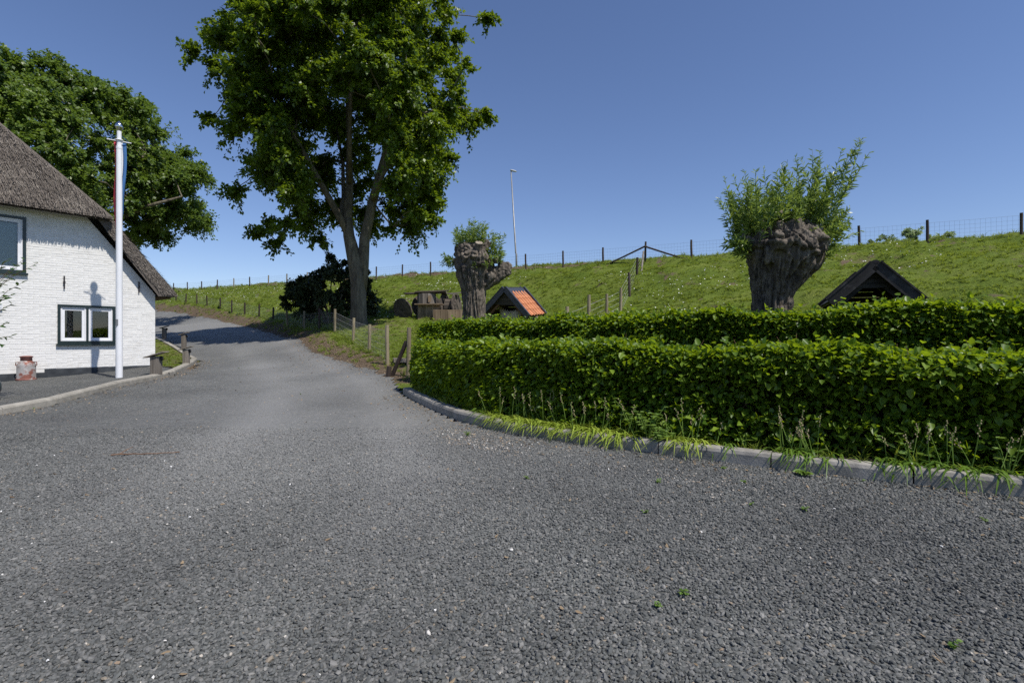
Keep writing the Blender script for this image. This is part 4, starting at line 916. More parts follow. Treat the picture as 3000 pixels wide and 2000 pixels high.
# ------------------------------------------------------------------ hedges
LEAFM = None
def hedge(label, path, ztop, thick, zlow, dens, seed, parts=0, lsz=.07):
    global LEAFM
    r_ = np.random.default_rng(seed); P = resample(chaikin(path, 2), .05); L = seglen(P); T = unit(np.gradient(P, axis=0)); NB = np.stack([-T[:, 1], T[:, 0]], 1)
    if NB[len(NB) // 2] @ np.array((.55, .83)) < 0: NB = -NB
    at_s = lambda s, A: np.stack([np.interp(s, L, A[:, i]) for i in range(2)], 1)
    g0 = float(gz(*P[len(P) // 2]))
    root = thing('beech_hedge', label, 'hedge', (P[len(P) // 2][0], P[len(P) // 2][1], g0))
    def topz(s): return np.interp(s, [0, L[-1]], ztop) + (fbm(s * .9, s * 0 + seed, seed) - .47) * .2 + (fbm(s * 3.5, s * 0 + seed, seed + 4) - .47) * .14
    # core
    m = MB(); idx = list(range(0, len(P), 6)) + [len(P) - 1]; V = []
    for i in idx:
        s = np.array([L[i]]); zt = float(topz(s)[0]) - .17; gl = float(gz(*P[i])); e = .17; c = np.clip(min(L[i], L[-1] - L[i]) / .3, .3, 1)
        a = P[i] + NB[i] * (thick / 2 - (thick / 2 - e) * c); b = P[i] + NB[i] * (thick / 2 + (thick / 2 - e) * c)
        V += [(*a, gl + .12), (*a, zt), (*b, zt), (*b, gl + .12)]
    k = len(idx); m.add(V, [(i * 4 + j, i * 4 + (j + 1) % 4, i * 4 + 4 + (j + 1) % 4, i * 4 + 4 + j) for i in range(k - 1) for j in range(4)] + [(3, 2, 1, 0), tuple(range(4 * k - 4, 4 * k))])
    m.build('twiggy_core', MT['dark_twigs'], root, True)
    PT = []; DR = []; NR = []; VV = []
    def put(s, off, z, outw, n):               # outw: 3-D outward normals
        b = at_s(s, P) + at_s(s, NB) * off[:, None]
        PT.append(np.column_stack([b, z])); d = outw + r_.normal(0, .55, (n, 3)); d[:, 2] -= .12; DR.append(d)
        nn = outw * .45 + np.array([0, 0, 1.]) + r_.normal(0, .4, (n, 3)); NR.append(nn)
    # front, back, top, ends
    for face in ('front', 'back', 'top', 'end0', 'end1'):
        hgt = np.mean(ztop) - g0
        if face in ('front', 'back'):
            n = int(dens * L[-1] * hgt * (1 if face == 'front' else .35)); s = r_.uniform(0, L[-1], n); tz_ = topz(s); gl = gz(*at_s(s, P).T) + .06 + zlow
            z = gl + (tz_ - gl) * r_.random(n) ** .9; dep = np.abs(r_.normal(0, .075, n)) - .03
            wav = (fbm(s * 1.3, z * 3.2, seed + 7) - .47) * .26 - .07 * (1 - np.clip((z - gl) / (tz_ - gl), 0, 1)) - .16 * np.clip(fbm(s * 2.6, z * 8, seed + 17) - .5, 0, 1) - .07 * (r_.random(n) < .12) * r_.random(n); f = 0 if face == 'front' else 1
            rnd = np.clip((z - (tz_ - .1)) / .1, 0, 1) ** 2 * .06
            off = dep + wav + rnd if f == 0 else thick - dep - wav - rnd
            nb = at_s(s, NB) * (-1 if f == 0 else 1); put(s, off, z, np.column_stack([nb, np.full(n, .05)]), n)
        elif face == 'top':
            n = int(dens * 1.25 * L[-1] * thick); s = r_.uniform(0, L[-1], n); off = r_.uniform(0, thick, n); z = topz(s) - np.abs(r_.normal(0, .07, n)) + .02 + (r_.random(n) < .035) * r_.uniform(0, .13, n)
            put(s, off, z, np.tile(np.array([0, 0, 1.]), (n, 1)) * .3 + np.column_stack([-at_s(s, NB) * .5, np.zeros(n)]), n)
        else:
            n = int(dens * thick * hgt * 1.2); e0 = face == 'end0'; s = np.abs(r_.normal(0, .08, n)); s = s if e0 else L[-1] - s; off = r_.uniform(0, thick, n); tz_ = topz(s); gl = gz(*at_s(s, P).T) + .06 + zlow
            z = gl + (tz_ - gl) * r_.random(n); put(s, off, z, np.column_stack([at_s(s, T) * (-1 if e0 else 1), np.full(n, .05)]), n)
    PT = np.vstack(PT); DR = np.vstack(DR); NR = np.vstack(NR); n = len(PT); LL = lsz * r_.uniform(.5, 1.35, n); v = np.clip(r_.normal(.45, .24, n) + .35 * (r_.random(n) < .08), 0, 1)
    if parts:
        out_ = np.argsort(np.hypot(PT[:, 0], PT[:, 1]) - np.where((PT[:, 0] > PT[:, 1] * .98) | (PT[:, 2] < .5), -99, 0)); sel = out_[:parts]
        if LEAFM is None:
            LEAFM = []
            for q_ in range(5):
                vv, ff, aa = leaves(np.zeros((1, 3)), np.array([[1., 0, 0]]), np.array([[0, 0, 1.]]), np.array([1.]), np.array([.68 + .04 * q_]), np.array([.2 + .15 * q_])); me = np_mesh('leaf', vv, ff, {'v': aa}); me.materials.append(MT['leaf_hedge']); LEAFM.append(me)
        for i in sel:
            dv = Vector(DR[i]).normalized(); nv = Vector(NR[i]); nv = (nv - dv * nv.dot(dv)).normalized(); sv = nv.cross(dv)
            mt_ = Matrix((dv, sv, nv)).transposed(); copy_part(random.choice(LEAFM), root, Vector(PT[i]) - Vector(root.location), mt_.to_euler(), (LL[i],) * 3, 'leaf')
        kp = np.ones(n, bool); kp[sel] = False; PT, DR, NR, LL, v = PT[kp], DR[kp], NR[kp], LL[kp], v[kp]
    V, F, a = leaves(PT, DR, NR, LL, LL * .72, v)
    o = link('foliage', np_mesh('foliage', V, F, {'v': a}), MT['leaf_hedge'], root); o.location = -Vector(root.location); o['kind'] = 'stuff'
    m = MB()                                     # stray twigs along the top
    for k in range(int(L[-1] * 5)):
        s = np.array([r_.uniform(0, L[-1])]); b = at_s(s, P)[0] + at_s(s, NB)[0] * r_.uniform(0, thick); z = float(topz(s)[0]); d = Vector((r_.normal(0, .4), r_.normal(0, .4), 1)).normalized(); a = Vector((*b, z - .1)); h = r_.uniform(.1, .26)
        m.tube([a, a + d * h * .5, a + d * h + Vector((r_.normal(0, .02), r_.normal(0, .02), 0))], [.003, .0025, .0015], 4, False)
    m.build('twigs', MT['brown_twig'], root, True)
    return root
NEAR_H = [(6.55, 2.18), (3.94, 3.93), (2.96, 4.53), (1.98, 5.14), (.41, 6.19), (-.47, 7.22), (-1.18, 8.57), (-1.86, 9.95)]
FAR_H = [(8.2, 3.4), (6.0, 4.75), (4.9, 5.45), (2.9, 6.75), (1.1, 8.1), (-.5, 9.6), (-2.02, 11.2)]
hedge('low clipped beech hedge in front, curving along the kerb', NEAR_H, (1.06, 1.09), .72, .0, 2300, 5, 300)
hedge('taller clipped beech hedge behind the low front one', FAR_H, (1.54, 1.5), .75, .45, 2100, 9, 0)

# ------------------------------------------------------------------ shelters
def tile_mesh():
    m = MB(); W_, Lh = .215, .36; n = 8; V = []
    for yy in (0, Lh):
        for j in range(n + 1):
            t = j / n; V.append((t * W_, yy, .028 * math.sin(t * 2 * math.pi) + .012 + (.03 if yy == 0 else 0)))
    for j in range(n + 1): t = j / n; V.append((t * W_, 0, .028 * math.sin(t * 2 * math.pi) - .008 + .03))
    m.add(V, [(j, j + 1, n + 2 + j, n + 1 + j) for j in range(n)] + [(j + 1, j, 2 * n + 2 + j, 2 * n + 3 + j) for j in range(n)]); return m.mesh('tile')
def shelter(name, label, loc, rot, W, D, wh, rise, bm_, tiles, ov=.14):
    t = thing(name, label, 'animal shelter', loc, 0, 'small gabled animal shelters on the dike', rot); hw = W / 2; pitch = math.atan2(rise, hw); up = lambda x: wh + rise * (1 - abs(x) / hw)
    # side and back boards
    def boards(parent, x0, y0, x1, y1, z0, z1, n, nm='board'):
        L = math.hypot(x1 - x0, y1 - y0); h = (z1 - z0) / n; rz = Matrix.Rotation(math.atan2(y1 - y0, x1 - x0), 3, 'Z')
        for k in range(n):
            m = MB(); m.box(((x0 + x1) / 2, (y0 + y1) / 2, z0 + h * (k + .5)), (L, .022, h - .008), rz @ Matrix.Rotation(R(5), 3, 'X')); m.build(nm, bm_, parent)
    boards(t, -hw + .05, .0, -hw + .05, D, -.3, wh - .02, 6); boards(t, hw - .05, 0, hw - .05, D, -.3, wh - .02, 6); boards(t, -hw, D, hw, D, -.3, wh, 6)
    for (gy, full) in ((.0, False), (D, True)):
        z = wh + (.34 * rise if not full else 0); n = 4 if not full else 5; top = wh + rise - .02; h = (top - z) / n
        for k in range(n):
            a, b = z + k * h, z + (k + 1) * h - .008; xa = hw * (1 - (a - wh) / rise) - .01; xb = max(.012, hw * (1 - (b - wh) / rise) - .01)
            m = MB(); m.prism([(-xa, a), (xa, a), (xb, b), (-xb, b)], gy - .012 - .006 * (k % 2), gy + .012, lambda p, q_, d: (p, d, q_)); m.build('gable_board', bm_, t)
    for x in (-hw + .09, hw - .09):
        m = MB(); m.box((x, .02, wh / 2 - .1), (.1, .1, wh + .3)); m.build('corner_post', bm_, t)
        m = MB(); m.box((x * .62, .035, wh + rise * .19), (.07, .05, .62), Matrix.Rotation(-math.copysign(math.pi / 2 - pitch, x), 3, 'Y')); m.build('knee_brace', MT['inner_wood'] if tiles else bm_, t)
    rl = hw / math.cos(pitch) + .13
    for sd_ in (-1, 1):
        rf_ = bpy.data.objects.new('roof_slope', None); COL.objects.link(rf_); rf_.parent = t; rf_.location = (0, -ov, wh + rise); rf_.rotation_euler = (0, sd_ * pitch, 0 if True else 0)
        Ld = D + 2 * ov
        m = MB(); m.box((sd_ * rl / 2, Ld / 2, .02), (rl, Ld - .06, .025)); m.build('deck', MT['inner_wood'] if tiles else bm_, rf_)
        for yy in (.0, Ld):
            m = MB(); m.box((sd_ * rl / 2, yy, .02), (rl + .02, .05, .17)); m.box((sd_ * rl / 2, yy, .115), (rl + .02, .085, .025)); m.build('verge_board', MT['verge'] if tiles else bm_, rf_)
        if tiles:
            for k in range(2):
                m = MB(); m.box((sd_ * (.1 + k * .155), Ld / 2, .068 - k * .012), (.165, Ld - .1, .025)); m.build('ridge_plank', MT['verge'], rf_)
            tm = tile_mesh() if not TILE else TILE[0]
            if not TILE: tm.materials.append(MT['tile']); TILE.append(tm)
            nc_ = int((Ld - .07) / .2); nr_ = int(math.ceil((rl - .27) / .26))
            for r0 in range(nr_):
                for c0 in range(nc_):
                    e_ = min(rl + .03, .27 + (r0 + 1) * .26)
                    if sd_ == 1: copy_part(tm, rf_, (e_, .045 + c0 * .2, .05 + random.uniform(-.003, .003)), (R(0), R(0), R(90) + random.uniform(-.012, .012)), (1, 1, 1), 'tile')
                    else: copy_part(tm, rf_, (-e_, .045 + (c0 + 1) * .2, .05 + random.uniform(-.003, .003)), (0, 0, R(-90)), (1, 1, 1), 'tile')
        else:
            n = 6; w = rl / n
            for k in range(n):
                m = MB(); m.box((sd_ * (w * (k + .5)), Ld / 2, .05 + .004 * (k % 2)), (w + .02, Ld - .02, .018), Matrix.Rotation(-sd_ * R(3), 3, 'Y')); m.build('roof_board', bm_, rf_)
    if not tiles:
        m = MB(); m.tube([(0, -ov, wh + rise + .05), (0, D + ov, wh + rise + .05)], .07, 10); m.build('ridge_roll', bm_, t)
    else:
        m = MB(); m.box((0, D / 2, wh + rise + .045), (.06, D + 2 * ov - .06, .06)); m.build('ridge_cap', MT['verge'], t)
    return t
TILE = []
S1 = Vector((-.21, 18.0)); s1z = gz1(.05, 18.3)
shelter('animal_shelter', 'small dark shelter with orange pantile roof behind the hedge', (-.21, 18.0, s1z - .02), (R(5), R(3.5), R(-30)), 1.66, 1.0, 2.1 - s1z, .83, MT['brown_board'], True)
s2 = (6.35, 9.05); s2z = gz1(*s2)
shelter('animal_shelter', 'black boarded gabled shelter showing above the hedge at the right', (s2[0], s2[1], s2z), (0, R(1), R(-26)), 1.08, 1.2, 1.9 - s2z, .54, MT['black_board'], False, .18)

# goat standing in the tiled shelter
def skin_mesh(verts, edges, radii, root_i=0, sub=2):
    me = bpy.data.meshes.new('s'); me.from_pydata(verts, edges, []); o = bpy.data.objects.new('s', me); COL.objects.link(o)
    o.modifiers.new('k', 'SKIN'); sk = me.skin_vertices[0].data
    for i, r in enumerate(radii): sk[i].radius = r if hasattr(r, '__len__') else (r, r); sk[i].use_root = (i == root_i)
    sb = o.modifiers.new('b', 'SUBSURF'); sb.levels = sub; sb.render_levels = sub
    fin = bpy.data.meshes.new_from_object(o.evaluated_get(bpy.context.evaluated_depsgraph_get())); bpy.data.objects.remove(o)
    fin.polygons.foreach_set('use_smooth', np.ones(len(fin.polygons), bool)); return fin
gl = (-.02, 18.45); gzz = gz1(*gl) + .05
goat = thing('goat', 'pale cream goat standing inside the tiled shelter', 'goat', (*gl, gzz), R(150))
gv = [(-.32, 0, .62), (-.1, 0, .6), (.15, 0, .6), (.32, 0, .66), (.42, 0, .8), (.47, 0, .93), (.58, 0, .88), (.66, 0, .83)] ; ge = [(i, i + 1) for i in range(7)]; gr = [(.15, .17), (.17, .19), (.17, .19), (.14, .16), (.085, .1), (.075, .085), (.06, .065), (.04, .045)]
for x, b in ((-.3, 0), (.28, 3)):
    for s in (-1, 1):
        i = len(gv)
        if x < 0: gv += [(x + .03, s * .1, .45), (x - .07, s * .1, .25), (x - .03, s * .1, .02)]
        else: gv += [(x, s * .1, .42), (x + .01, s * .1, .22), (x, s * .1, .02)]
        ge += [(b, i), (i, i + 1), (i + 1, i + 2)]; gr += [.07, .035, .03]
i = len(gv); gv += [(-.48, 0, .72), (-.53, 0, .78)]; ge += [(0, i), (i, i + 1)]; gr += [.03, .02]
link('body', skin_mesh(gv, ge, gr, 1), MT['goat'], goat)
for s in (-1, 1):
    m = MB(); m.tube([(.45, s * .035, 1.0), (.4, s * .05, 1.1), (.32, s * .07, 1.16), (.24, s * .09, 1.17)], [.022, .018, .013, .004], 7); m.build('horn', MT['goat_dark'], goat, smooth=True)
    m = MB(); m.tube([(.45, s * .07, .97), (.42, s * .14, .98), (.4, s * .2, .95)], [.02, .03, .006], 6); m.build('ear', MT['goat'], goat, smooth=True)
    m = MB(); m.lathe([(.001, -.012), (.01, -.006), (.012, 0), (.01, .006), (.001, .012)], 8, (.545, s * .06, .93)); m.build('eye', MT['iron'], goat, smooth=True)

# ------------------------------------------------------------------ climbing heap of old cable reels
def disc(parent, c, nrm, r, th, mat, nb=7, nm='board'):
    nrm = Vector(nrm).normalized(); u = nrm.orthogonal().normalized(); 
    if abs(u.z) > .8: u = nrm.cross(u)
    v = nrm.cross(u); c = Vector(c) - Vector(parent.location); w = 2 * r / nb
    for k in range(nb):
        y0, y1 = -r + k * w + .004, -r + (k + 1) * w - .004; P = []
        for yy in np.linspace(y0, y1, 4): P.append((math.sqrt(max(r * r - yy * yy, 0)), yy))
        P = P + [(-x, y) for x, y in P[::-1]]
        m = MB(); m.prism(P, -th / 2, th / 2, lambda a, b, d: c + u * b + v * a + nrm * d); m.build(nm, mat, parent)
    m = MB(); m.tube([c - nrm * (th / 2 + .01), c + nrm * (th / 2 + .01)], .05, 10); m.build('hub', MT['iron'], parent)
RY = 24.6
def rp(x, y, dy=0.): return px(x, y, RY) + Vector((0, dy, 0))
b = rp(1181, 921); b.z = gz1(b.x + .05, RY - .3) + .56; r1_ = thing('cable_reel_flange', 'round wooden reel flange leaning on the climbing heap, nearest the tree', 'cable reel', (b.x + .1, RY - .3, b.z - .58))
disc(r1_, b + Vector((.05, -.3, 0)), (-.5, -.82, -.27), .56, .07, MT['reel_wood'], 7)
c = rp(1250, 900); gb = gz1(c.x, RY); tw = thing('climbing_tower', 'upright wooden drum with plank top in the goat climbing heap', 'climbing frame', (c.x, RY, gb))
for k in range(12):
    a = k * math.pi / 6; m = MB(); m.box((.42 * math.cos(a), .42 * math.sin(a), .62), (.03, .215, 1.3), Matrix.Rotation(a, 3, 'Z')); m.build('stave', MT['grey_wood'], tw)
m = MB(); m.box((-.05, 0, 1.31), (2.0, .55, .06), Matrix.Rotation(R(-1.5), 3, 'Y')); m.build('top_plank', MT['reel_wood'], tw)
m = MB(); m.box((.3, -.3, 1.375), (1.6, .2, .05), Matrix.Rotation(R(-2), 3, 'Y')); m.build('top_plank', MT['reel_wood'], tw)
m = MB(); m.box((.25, -.75, .72), (1.3, .5, .05)); m.build('ledge', MT['plank_tan'], tw)
for k in range(6): m = MB(); m.box((-.2 + k * .17, -.72, .36), (.16, .04, .66)); m.build('panel_board', MT['plank_tan'], tw)
m = MB(); m.box((.22, -.48, 1.0), (.14, .05, .3)); m.build('block', MT['plank_tan'], tw)
c = rp(1232, 905, .9); lr = thing('cable_reel', 'dark cable reel lying on its rim behind the plank-topped drum', 'cable reel', (c.x, c.y, gz1(c.x, c.y)))
disc(lr, Vector((c.x, c.y - .3, gz1(c.x, c.y) + .56)), (.55, -.8, .05), .57, .06, MT['reel_wood']); disc(lr, Vector((c.x + .35, c.y + .3, gz1(c.x, c.y) + .56)), (.55, -.8, .05), .57, .06, MT['reel_wood'])
m = MB(); z_ = .56; m.tube([(0, -.3, z_), (.35, .3, z_)], .26, 14); m.build('drum', MT['reel_wood'], lr)
c = rp(1318, 915, .2); g3 = gz1(c.x, c.y); r3 = thing('cable_reel', 'half-open cable reel on its side at the right of the climbing heap', 'cable reel', (c.x, c.y, g3))
disc(r3, Vector((c.x - .25, c.y, g3 + .5)), (.96, -.28, .05), .62, .06, MT['reel_wood']); disc(r3, Vector((c.x + .3, c.y, g3 + .5)), (.96, -.28, .05), .62, .06, MT['reel_wood'])
for k in range(9):
    a = R(20 + k * 28); m = MB(); m.box((.02, .36 * math.cos(a), .5 + .36 * math.sin(a)), (.55, .2, .03), Matrix.Rotation(a - math.pi / 2, 3, 'X')); m.build('stave', MT['reel_wood'], r3)
m = MB(); m.box((-.2, -.1, 1.12), (1.25, .3, .04), Matrix.Rotation(R(7), 3, 'Y')); m.build('plank', MT['grey_wood'], r3)
m = MB(); m.box((.1, .15, 1.15), (1.1, .12, .04), Matrix.Rotation(R(-4), 3, 'Y')); m.build('plank', MT['grey_wood'], r3)
c = rp(1322, 925, -1.0); g4 = gz1(c.x, c.y); lb = thing('wooden_platform', 'low plank platform in front of the cable reels beside the willow', 'platform', (c.x, c.y, g4))
for k in range(3): m = MB(); m.box((0, -.2 + k * .2, .52 - .01 * k), (1.35, .18, .045)); m.build('plank', MT['plank_tan'], lb)
for x in (-.55, .0, .55):
    m = MB(); m.box((x, 0, .24), (.1, .5, .52)); m.build('leg', MT['plank_tan'], lb)
for k in range(4): m = MB(); m.box((-.51 + k * .34, -.3, .26), (.32, .03, .46)); m.build('panel_board', MT['plank_tan'], lb)
# slab near the fence end
sx, sy = -2.75, 14.1; slab = thing('feed_tray', 'flat pinkish tray lying on the grass behind the last fence post', 'tray', (sx, sy, gz1(sx, sy)), .25)
m = MB(); m.box((0, 0, .045), (.95, .62, .05)); m.build('base', MT['slab'], slab)
m = MB()
for x, y, w, h_ in ((0, -.32, .99, .03), (0, .32, .99, .03), (-.49, 0, .03, .62), (.49, 0, .03, .62)): m.box((x, y, .075), (w, h_, .1))
m.build('rim', MT['grey_wood'], slab)

# ------------------------------------------------------------------ potted shrub at the left edge
psh = thing('potted_shrub', 'leafy shrub in the pot reaching in from the left edge', 'shrub', (ppx, ppy, ppz + .38))
ppl, ff_, aa_ = leaves(np.zeros((1, 3)), np.array([[1., 0, 0]]), np.array([[0, 0, 1.]]), np.array([1.]), np.array([.48]), np.array([.5])); PLM = np_mesh('leaf', ppl, ff_, {'v': aa_}); PLM.materials.append(MT['leaf_pot'])
m = MB(); br = []
for tgt in ((60, 775, 0), (112, 770, -.1), (45, 800, -.15), (62, 830, .1), (20, 760, .1), (40, 860, -.1), (28, 945, .0), (30, 985, -.12), (35, 890, .1), (-20, 820, 0), (-40, 900, .1), (-60, 780, 0), (8, 870, -.1), (5, 1010, .05), (70, 760, .08)):
    e_ = px(tgt[0], tgt[1], ppy + tgt[2]) - psh.location; s_ = Vector((random.uniform(-.05, .05), random.uniform(-.05, .05), 0)); mid = Vector((e_.x * .25, e_.y * .4, e_.z * .75 + .05))
    pts = [s_, s_.lerp(mid, .5) + Vector((0, 0, .05)), mid, mid.lerp(e_, .5) + Vector((0, 0, .04)), e_]; m.tube(pts, [.01, .008, .006, .004, .002], 5, False); br.append(pts)
m.build('stems', MT['brown_twig'], psh)
for pts in br:
    for k in range(9):
        t = .45 + .55 * k / 8; f = t * 4; i = min(3, int(f)); p = pts[i].lerp(pts[i + 1], f - i); dv = ((pts[i + 1] - pts[i]).normalized() * .6 + Vector((random.gauss(0, .6), random.gauss(0, .6), random.gauss(-.1, .25)))).normalized()
        nv = Vector((random.gauss(0, .35), random.gauss(-.2, .35), 1)); nv = (nv - dv * nv.dot(dv)).normalized(); mt_ = Matrix((dv, nv.cross(dv), nv)).transposed(); copy_part(PLM, psh, p, mt_.to_euler(), (random.uniform(.07, .12),) * 3, 'leaf')

# ------------------------------------------------------------------ plants along the right kerb
KC = resample(chaikin(KERB_R, 2), .02); KT = unit(np.gradient(KC, axis=0)); KN = np.stack([KT[:, 1], -KT[:, 0]], 1)
def kerb_at(pxx):                       # point on the kerb that the photo shows at column pxx
    i = int(np.argmin(np.abs(KC[:, 0] / np.maximum(KC[:, 1], .1) - (pxx - 1500) / FOC))); return KC[i], KT[i], KN[i]
if KN[len(KN) // 2] @ np.array((.55, .83)) < 0: KN = -KN
def strap(m, A, base, d, L, W, lift, droop, v, k=6):
    d = Vector((d[0], d[1], 0)).normalized(); s = Vector((-d.y, d.x, 0)); V = []; tw = random.uniform(-.5, .5)
    for i in range(k + 1):
        t = i / k; p = Vector(base) + d * L * t * (.75 + .25 * t) + Vector((0, 0, lift * math.sin(min(1, t * 1.25) * math.pi * .62) - droop * t ** 2.4)); w = W * (1 - t ** 3) * (.6 + .4 * min(1, t * 4)) / 2 + .0008
        sv = (s + Vector((0, 0, tw * t))).normalized(); V += [p - sv * w, p + sv * w]
    m.add(V, [(2 * i, 2 * i + 1, 2 * i + 3, 2 * i + 2) for i in range(k)]); A += [v] * len(V)
def clump(pxx, off, nstrap, nstalk, label, green, size=1., lean=0.):
    c, t, n = kerb_at(pxx); b = c + n * (.16 + off); z = gz1(*b) + .1
    root = thing('bluebell_clump', label, 'plant', (b[0], b[1], z), 0, 'spent bluebell clumps along the kerb')
    m = MB(); A = []
    for k in range(int(nstrap * (1.2 if green else 1.9))):
        a = random.gauss(0, .85); d = -n * math.cos(a) + t * (math.sin(a) + lean); jb = n * random.uniform(-.05, .08) + t * random.gauss(0, .1 * size)
        strap(m, A, (jb[0], jb[1], 0), d, random.uniform(.18, .37) * size, random.uniform(.011, .019), random.uniform(.03, .11), random.uniform(.05, .15), min(1, max(0, random.gauss(.5, .25))))
    me = m.mesh('leaves'); at2 = me.attributes.new('v', 'FLOAT', 'POINT'); at2.data.foreach_set('value', np.array(A, np.float32)); link('leaves', me, MT['leaf_strap_g' if green else 'leaf_strap'], root)
    for k in range(nstalk):
        jb = Vector((*(n * random.uniform(-.03, .08) + t * random.gauss(0, .08 * size)), 0)); h = random.uniform(.24, .46) * size; d = Vector((random.gauss(0, .22), random.gauss(0, .2), 1)).normalized(); e_ = jb + d * h
        m = MB(); m.tube([jb, jb.lerp(e_, .5) + Vector((random.gauss(0, .008), 0, 0)), e_], [.0035, .003, .002], 5, False); st_ = m.build('flower_stalk', MT['stalk'], root)
        m = MB()
        for q_ in range(7):
            p = jb.lerp(e_, .7 + .045 * q_) + Vector((random.uniform(-.013, .013), random.uniform(-.013, .013), 0)); m.lathe([(.001, -.007), (.006, -.002), (.0055, .003), (.001, .008)], 5, p)
        m.build('seed_head', MT['seed'], st_)
    return root
CL = [(1385, .08, 22, 1, 'first spent bluebell clump at the far left end of the kerb', True, .9), (1425, .02, 26, 2, 'yellowing bluebell straps hanging over the kerb joint at left', False, .9), (1475, .05, 34, 4, 'yellow-green bluebell clump with several pale seed stalks, left of centre', False, 1.),
      (1525, .04, 38, 5, 'dense yellow-green bluebell clump over the middle left kerb stone', False, 1.), (1575, .05, 38, 5, 'dense bluebell clump just right of the tallest left seed stalk', False, 1.), (1625, .03, 38, 4, 'bluebell clump drooping across the dark kerb joint', False, 1.),
      (1680, .03, 38, 4, 'bluebell clump drooping right of the dark kerb joint', False, 1.), (1735, .03, 36, 5, 'yellow bluebell clump beside the feathery weed, on its left', False, 1.), (1795, .0, 34, 3, 'long yellow bluebell straps under the feathery weed', False, 1.05), (2000, .02, 32, 6, 'yellow bluebell clump right of the feathery weed', False, 1.05),
      (2120, .02, 10, 1, 'sparse bluebell clump with a single upright seed stalk', True, .9), (2350, .02, 44, 13, 'bushy bluebell clump with many seed stalks on the pale kerb', True, 1.), (2410, .0, 22, 1, 'bluebell straps trailing right from the bushy clump', True, 1.1),
      (2665, .02, 36, 6, 'bluebell clump below the broad-leaved seedling near the right edge', True, .95), (2790, .02, 22, 2, 'thin bluebell clump with two tall stalks near the right edge', True, .95), (2850, .0, 34, 5, 'bluebell clump with stalks leaning right, almost at the right edge', True, 1.), (2960, .03, 20, 1, 'last bluebell clump cut off by the right edge', True, 1.)]
for c_ in CL: clump(*c_, lean=.35 if c_[0] > 2380 else .1)
def weed(name, label, pxx, off, hgt, nst, lobed, size, cat='weed', group=None, pos=None):
    if pos is None: c, t, n = kerb_at(pxx); b = c + n * (.15 + off); z = gz1(*b) + .1
    else: b = pos; z = float(drivez(*b))
    root = thing(name, label, cat, (b[0], b[1], z), random.uniform(0, 6), group); P = []; D = []; NR = []; LL = []; m = MB()
    for k in range(nst):
        a = random.uniform(0, 6.28); e_ = Vector((math.cos(a) * hgt * random.uniform(.2, .75), math.sin(a) * hgt * random.uniform(.2, .75), hgt * random.uniform(.45, 1.))); m.tube([(0, 0, -.01), e_ * .5 + Vector((0, 0, hgt * .12)), e_], [.004 * hgt / .3, .003 * hgt / .3, .0015], 4, False)
        for q_ in range(lobed):
            tt = .35 + .65 * q_ / max(1, lobed - 1); p = e_ * tt + Vector((0, 0, hgt * .12 * (1 - tt))); th_ = random.uniform(0, 6.28)
            for f_ in (-1, -.5, 0, .5, 1): 
                if lobed < 3 and f_ not in (-.5, .5, 0): continue
                P.append(p); D.append((math.cos(th_ + f_ * .75), math.sin(th_ + f_ * .75), .15)); NR.append((random.gauss(0, .25), random.gauss(0, .25), 1)); LL.append(size * random.uniform(.6, 1.15) * (1 - .25 * abs(f_)))
    n = len(P); LL = np.array(LL); m.build('stems', MT['stalk'], root)
    V, F, a = leaves(np.array([tuple(p) for p in P]), np.array(D), np.array(NR), LL, LL * (.3 if lobed > 2 else .62), np.clip(rng.normal(.55, .2, n), 0, 1)); link('leaves', np_mesh('leaves', V, F, {'v': a}), MT['leaf_weed'], root)
weed('feathery_weed', 'feathery lobed weed spilling over the middle of the kerb', 1880, .05, .34, 9, 6, .075); weed('feathery_weed', 'lower feathery weed rosette lying on the kerb top, centre', 1925, -.1, .16, 8, 5, .075); weed('feathery_weed', 'upright feathery weed leaning on the hedge behind the kerb', 1830, .16, .46, 6, 6, .07)
weed('seedling', 'broad-leaved green seedling standing against the hedge at right', 2690, .1, .36, 8, 2, .075, 'plant'); weed('dock_plant', 'single upright broad dock leaf beside the thin seed stalk', 2170, .1, .2, 3, 1, .12, 'plant'); weed('seedling', 'low dandelion leaves at the kerb foot in the gravel, right', 0, 0, .07, 7, 1, .09, 'plant', None, (2.42, 4.22))
weed('seedling', 'leafy green shoot by the hedge at the extreme right', 2985, .08, .3, 6, 3, .07, 'plant')
GW = [(1370, 1290, .1), (1890, 1522, .05), (1930, 1437, .06), (2355, 1520, .07), (2530, 1435, .04), (2180, 1440, .05), (1545, 1420, .05), (2120, 1395, .06), (2000, 1750, .06), (2790, 1910, .06), (100, 1205, .06), (1926, 1786, .05), (2200, 1500, .05), (2885, 1550, .05), (700, 1052 + 60, .06), (880, 1170, .05)]
for x, y, h_ in GW:
    h_ *= .52
    Y = EYE * FOC / (y - HOR); weed('gravel_weed', 'tiny green weed sprouting through the open gravel', 0, 0, h_, 5, 2, h_ * .75, 'weed', 'tiny weeds in the gravel', ((x - 1500) / FOC * Y, Y))
# fallen twig
m = MB(); Y = EYE * FOC / (1350 - HOR); a = Vector(((325 - 1500) / FOC * Y, Y, float(drivez((325 - 1500) / FOC * Y, Y)) + .012)); pts = [a + Vector((k * .066, .012 * math.sin(k * .9) + .012 * k, .012 + .004 * (k % 2))) for k in range(10)]
tw_ = thing('fallen_twig', 'thin brown twig lying on the gravel at left', 'twig', a); mm = MB(); mm.tube(pts, list(np.linspace(.007, .004, 10)), 6); mm.build('stick', MT['brown_twig'], tw_, True)
mm = MB(); mm.tube([pts[1], pts[1] + Vector((.03, .05, .03)), pts[1] + Vector((.06, .1, .05))], [.005, .004, .002], 5); mm.build('side_twig', MT['brown_twig'], tw_, True)

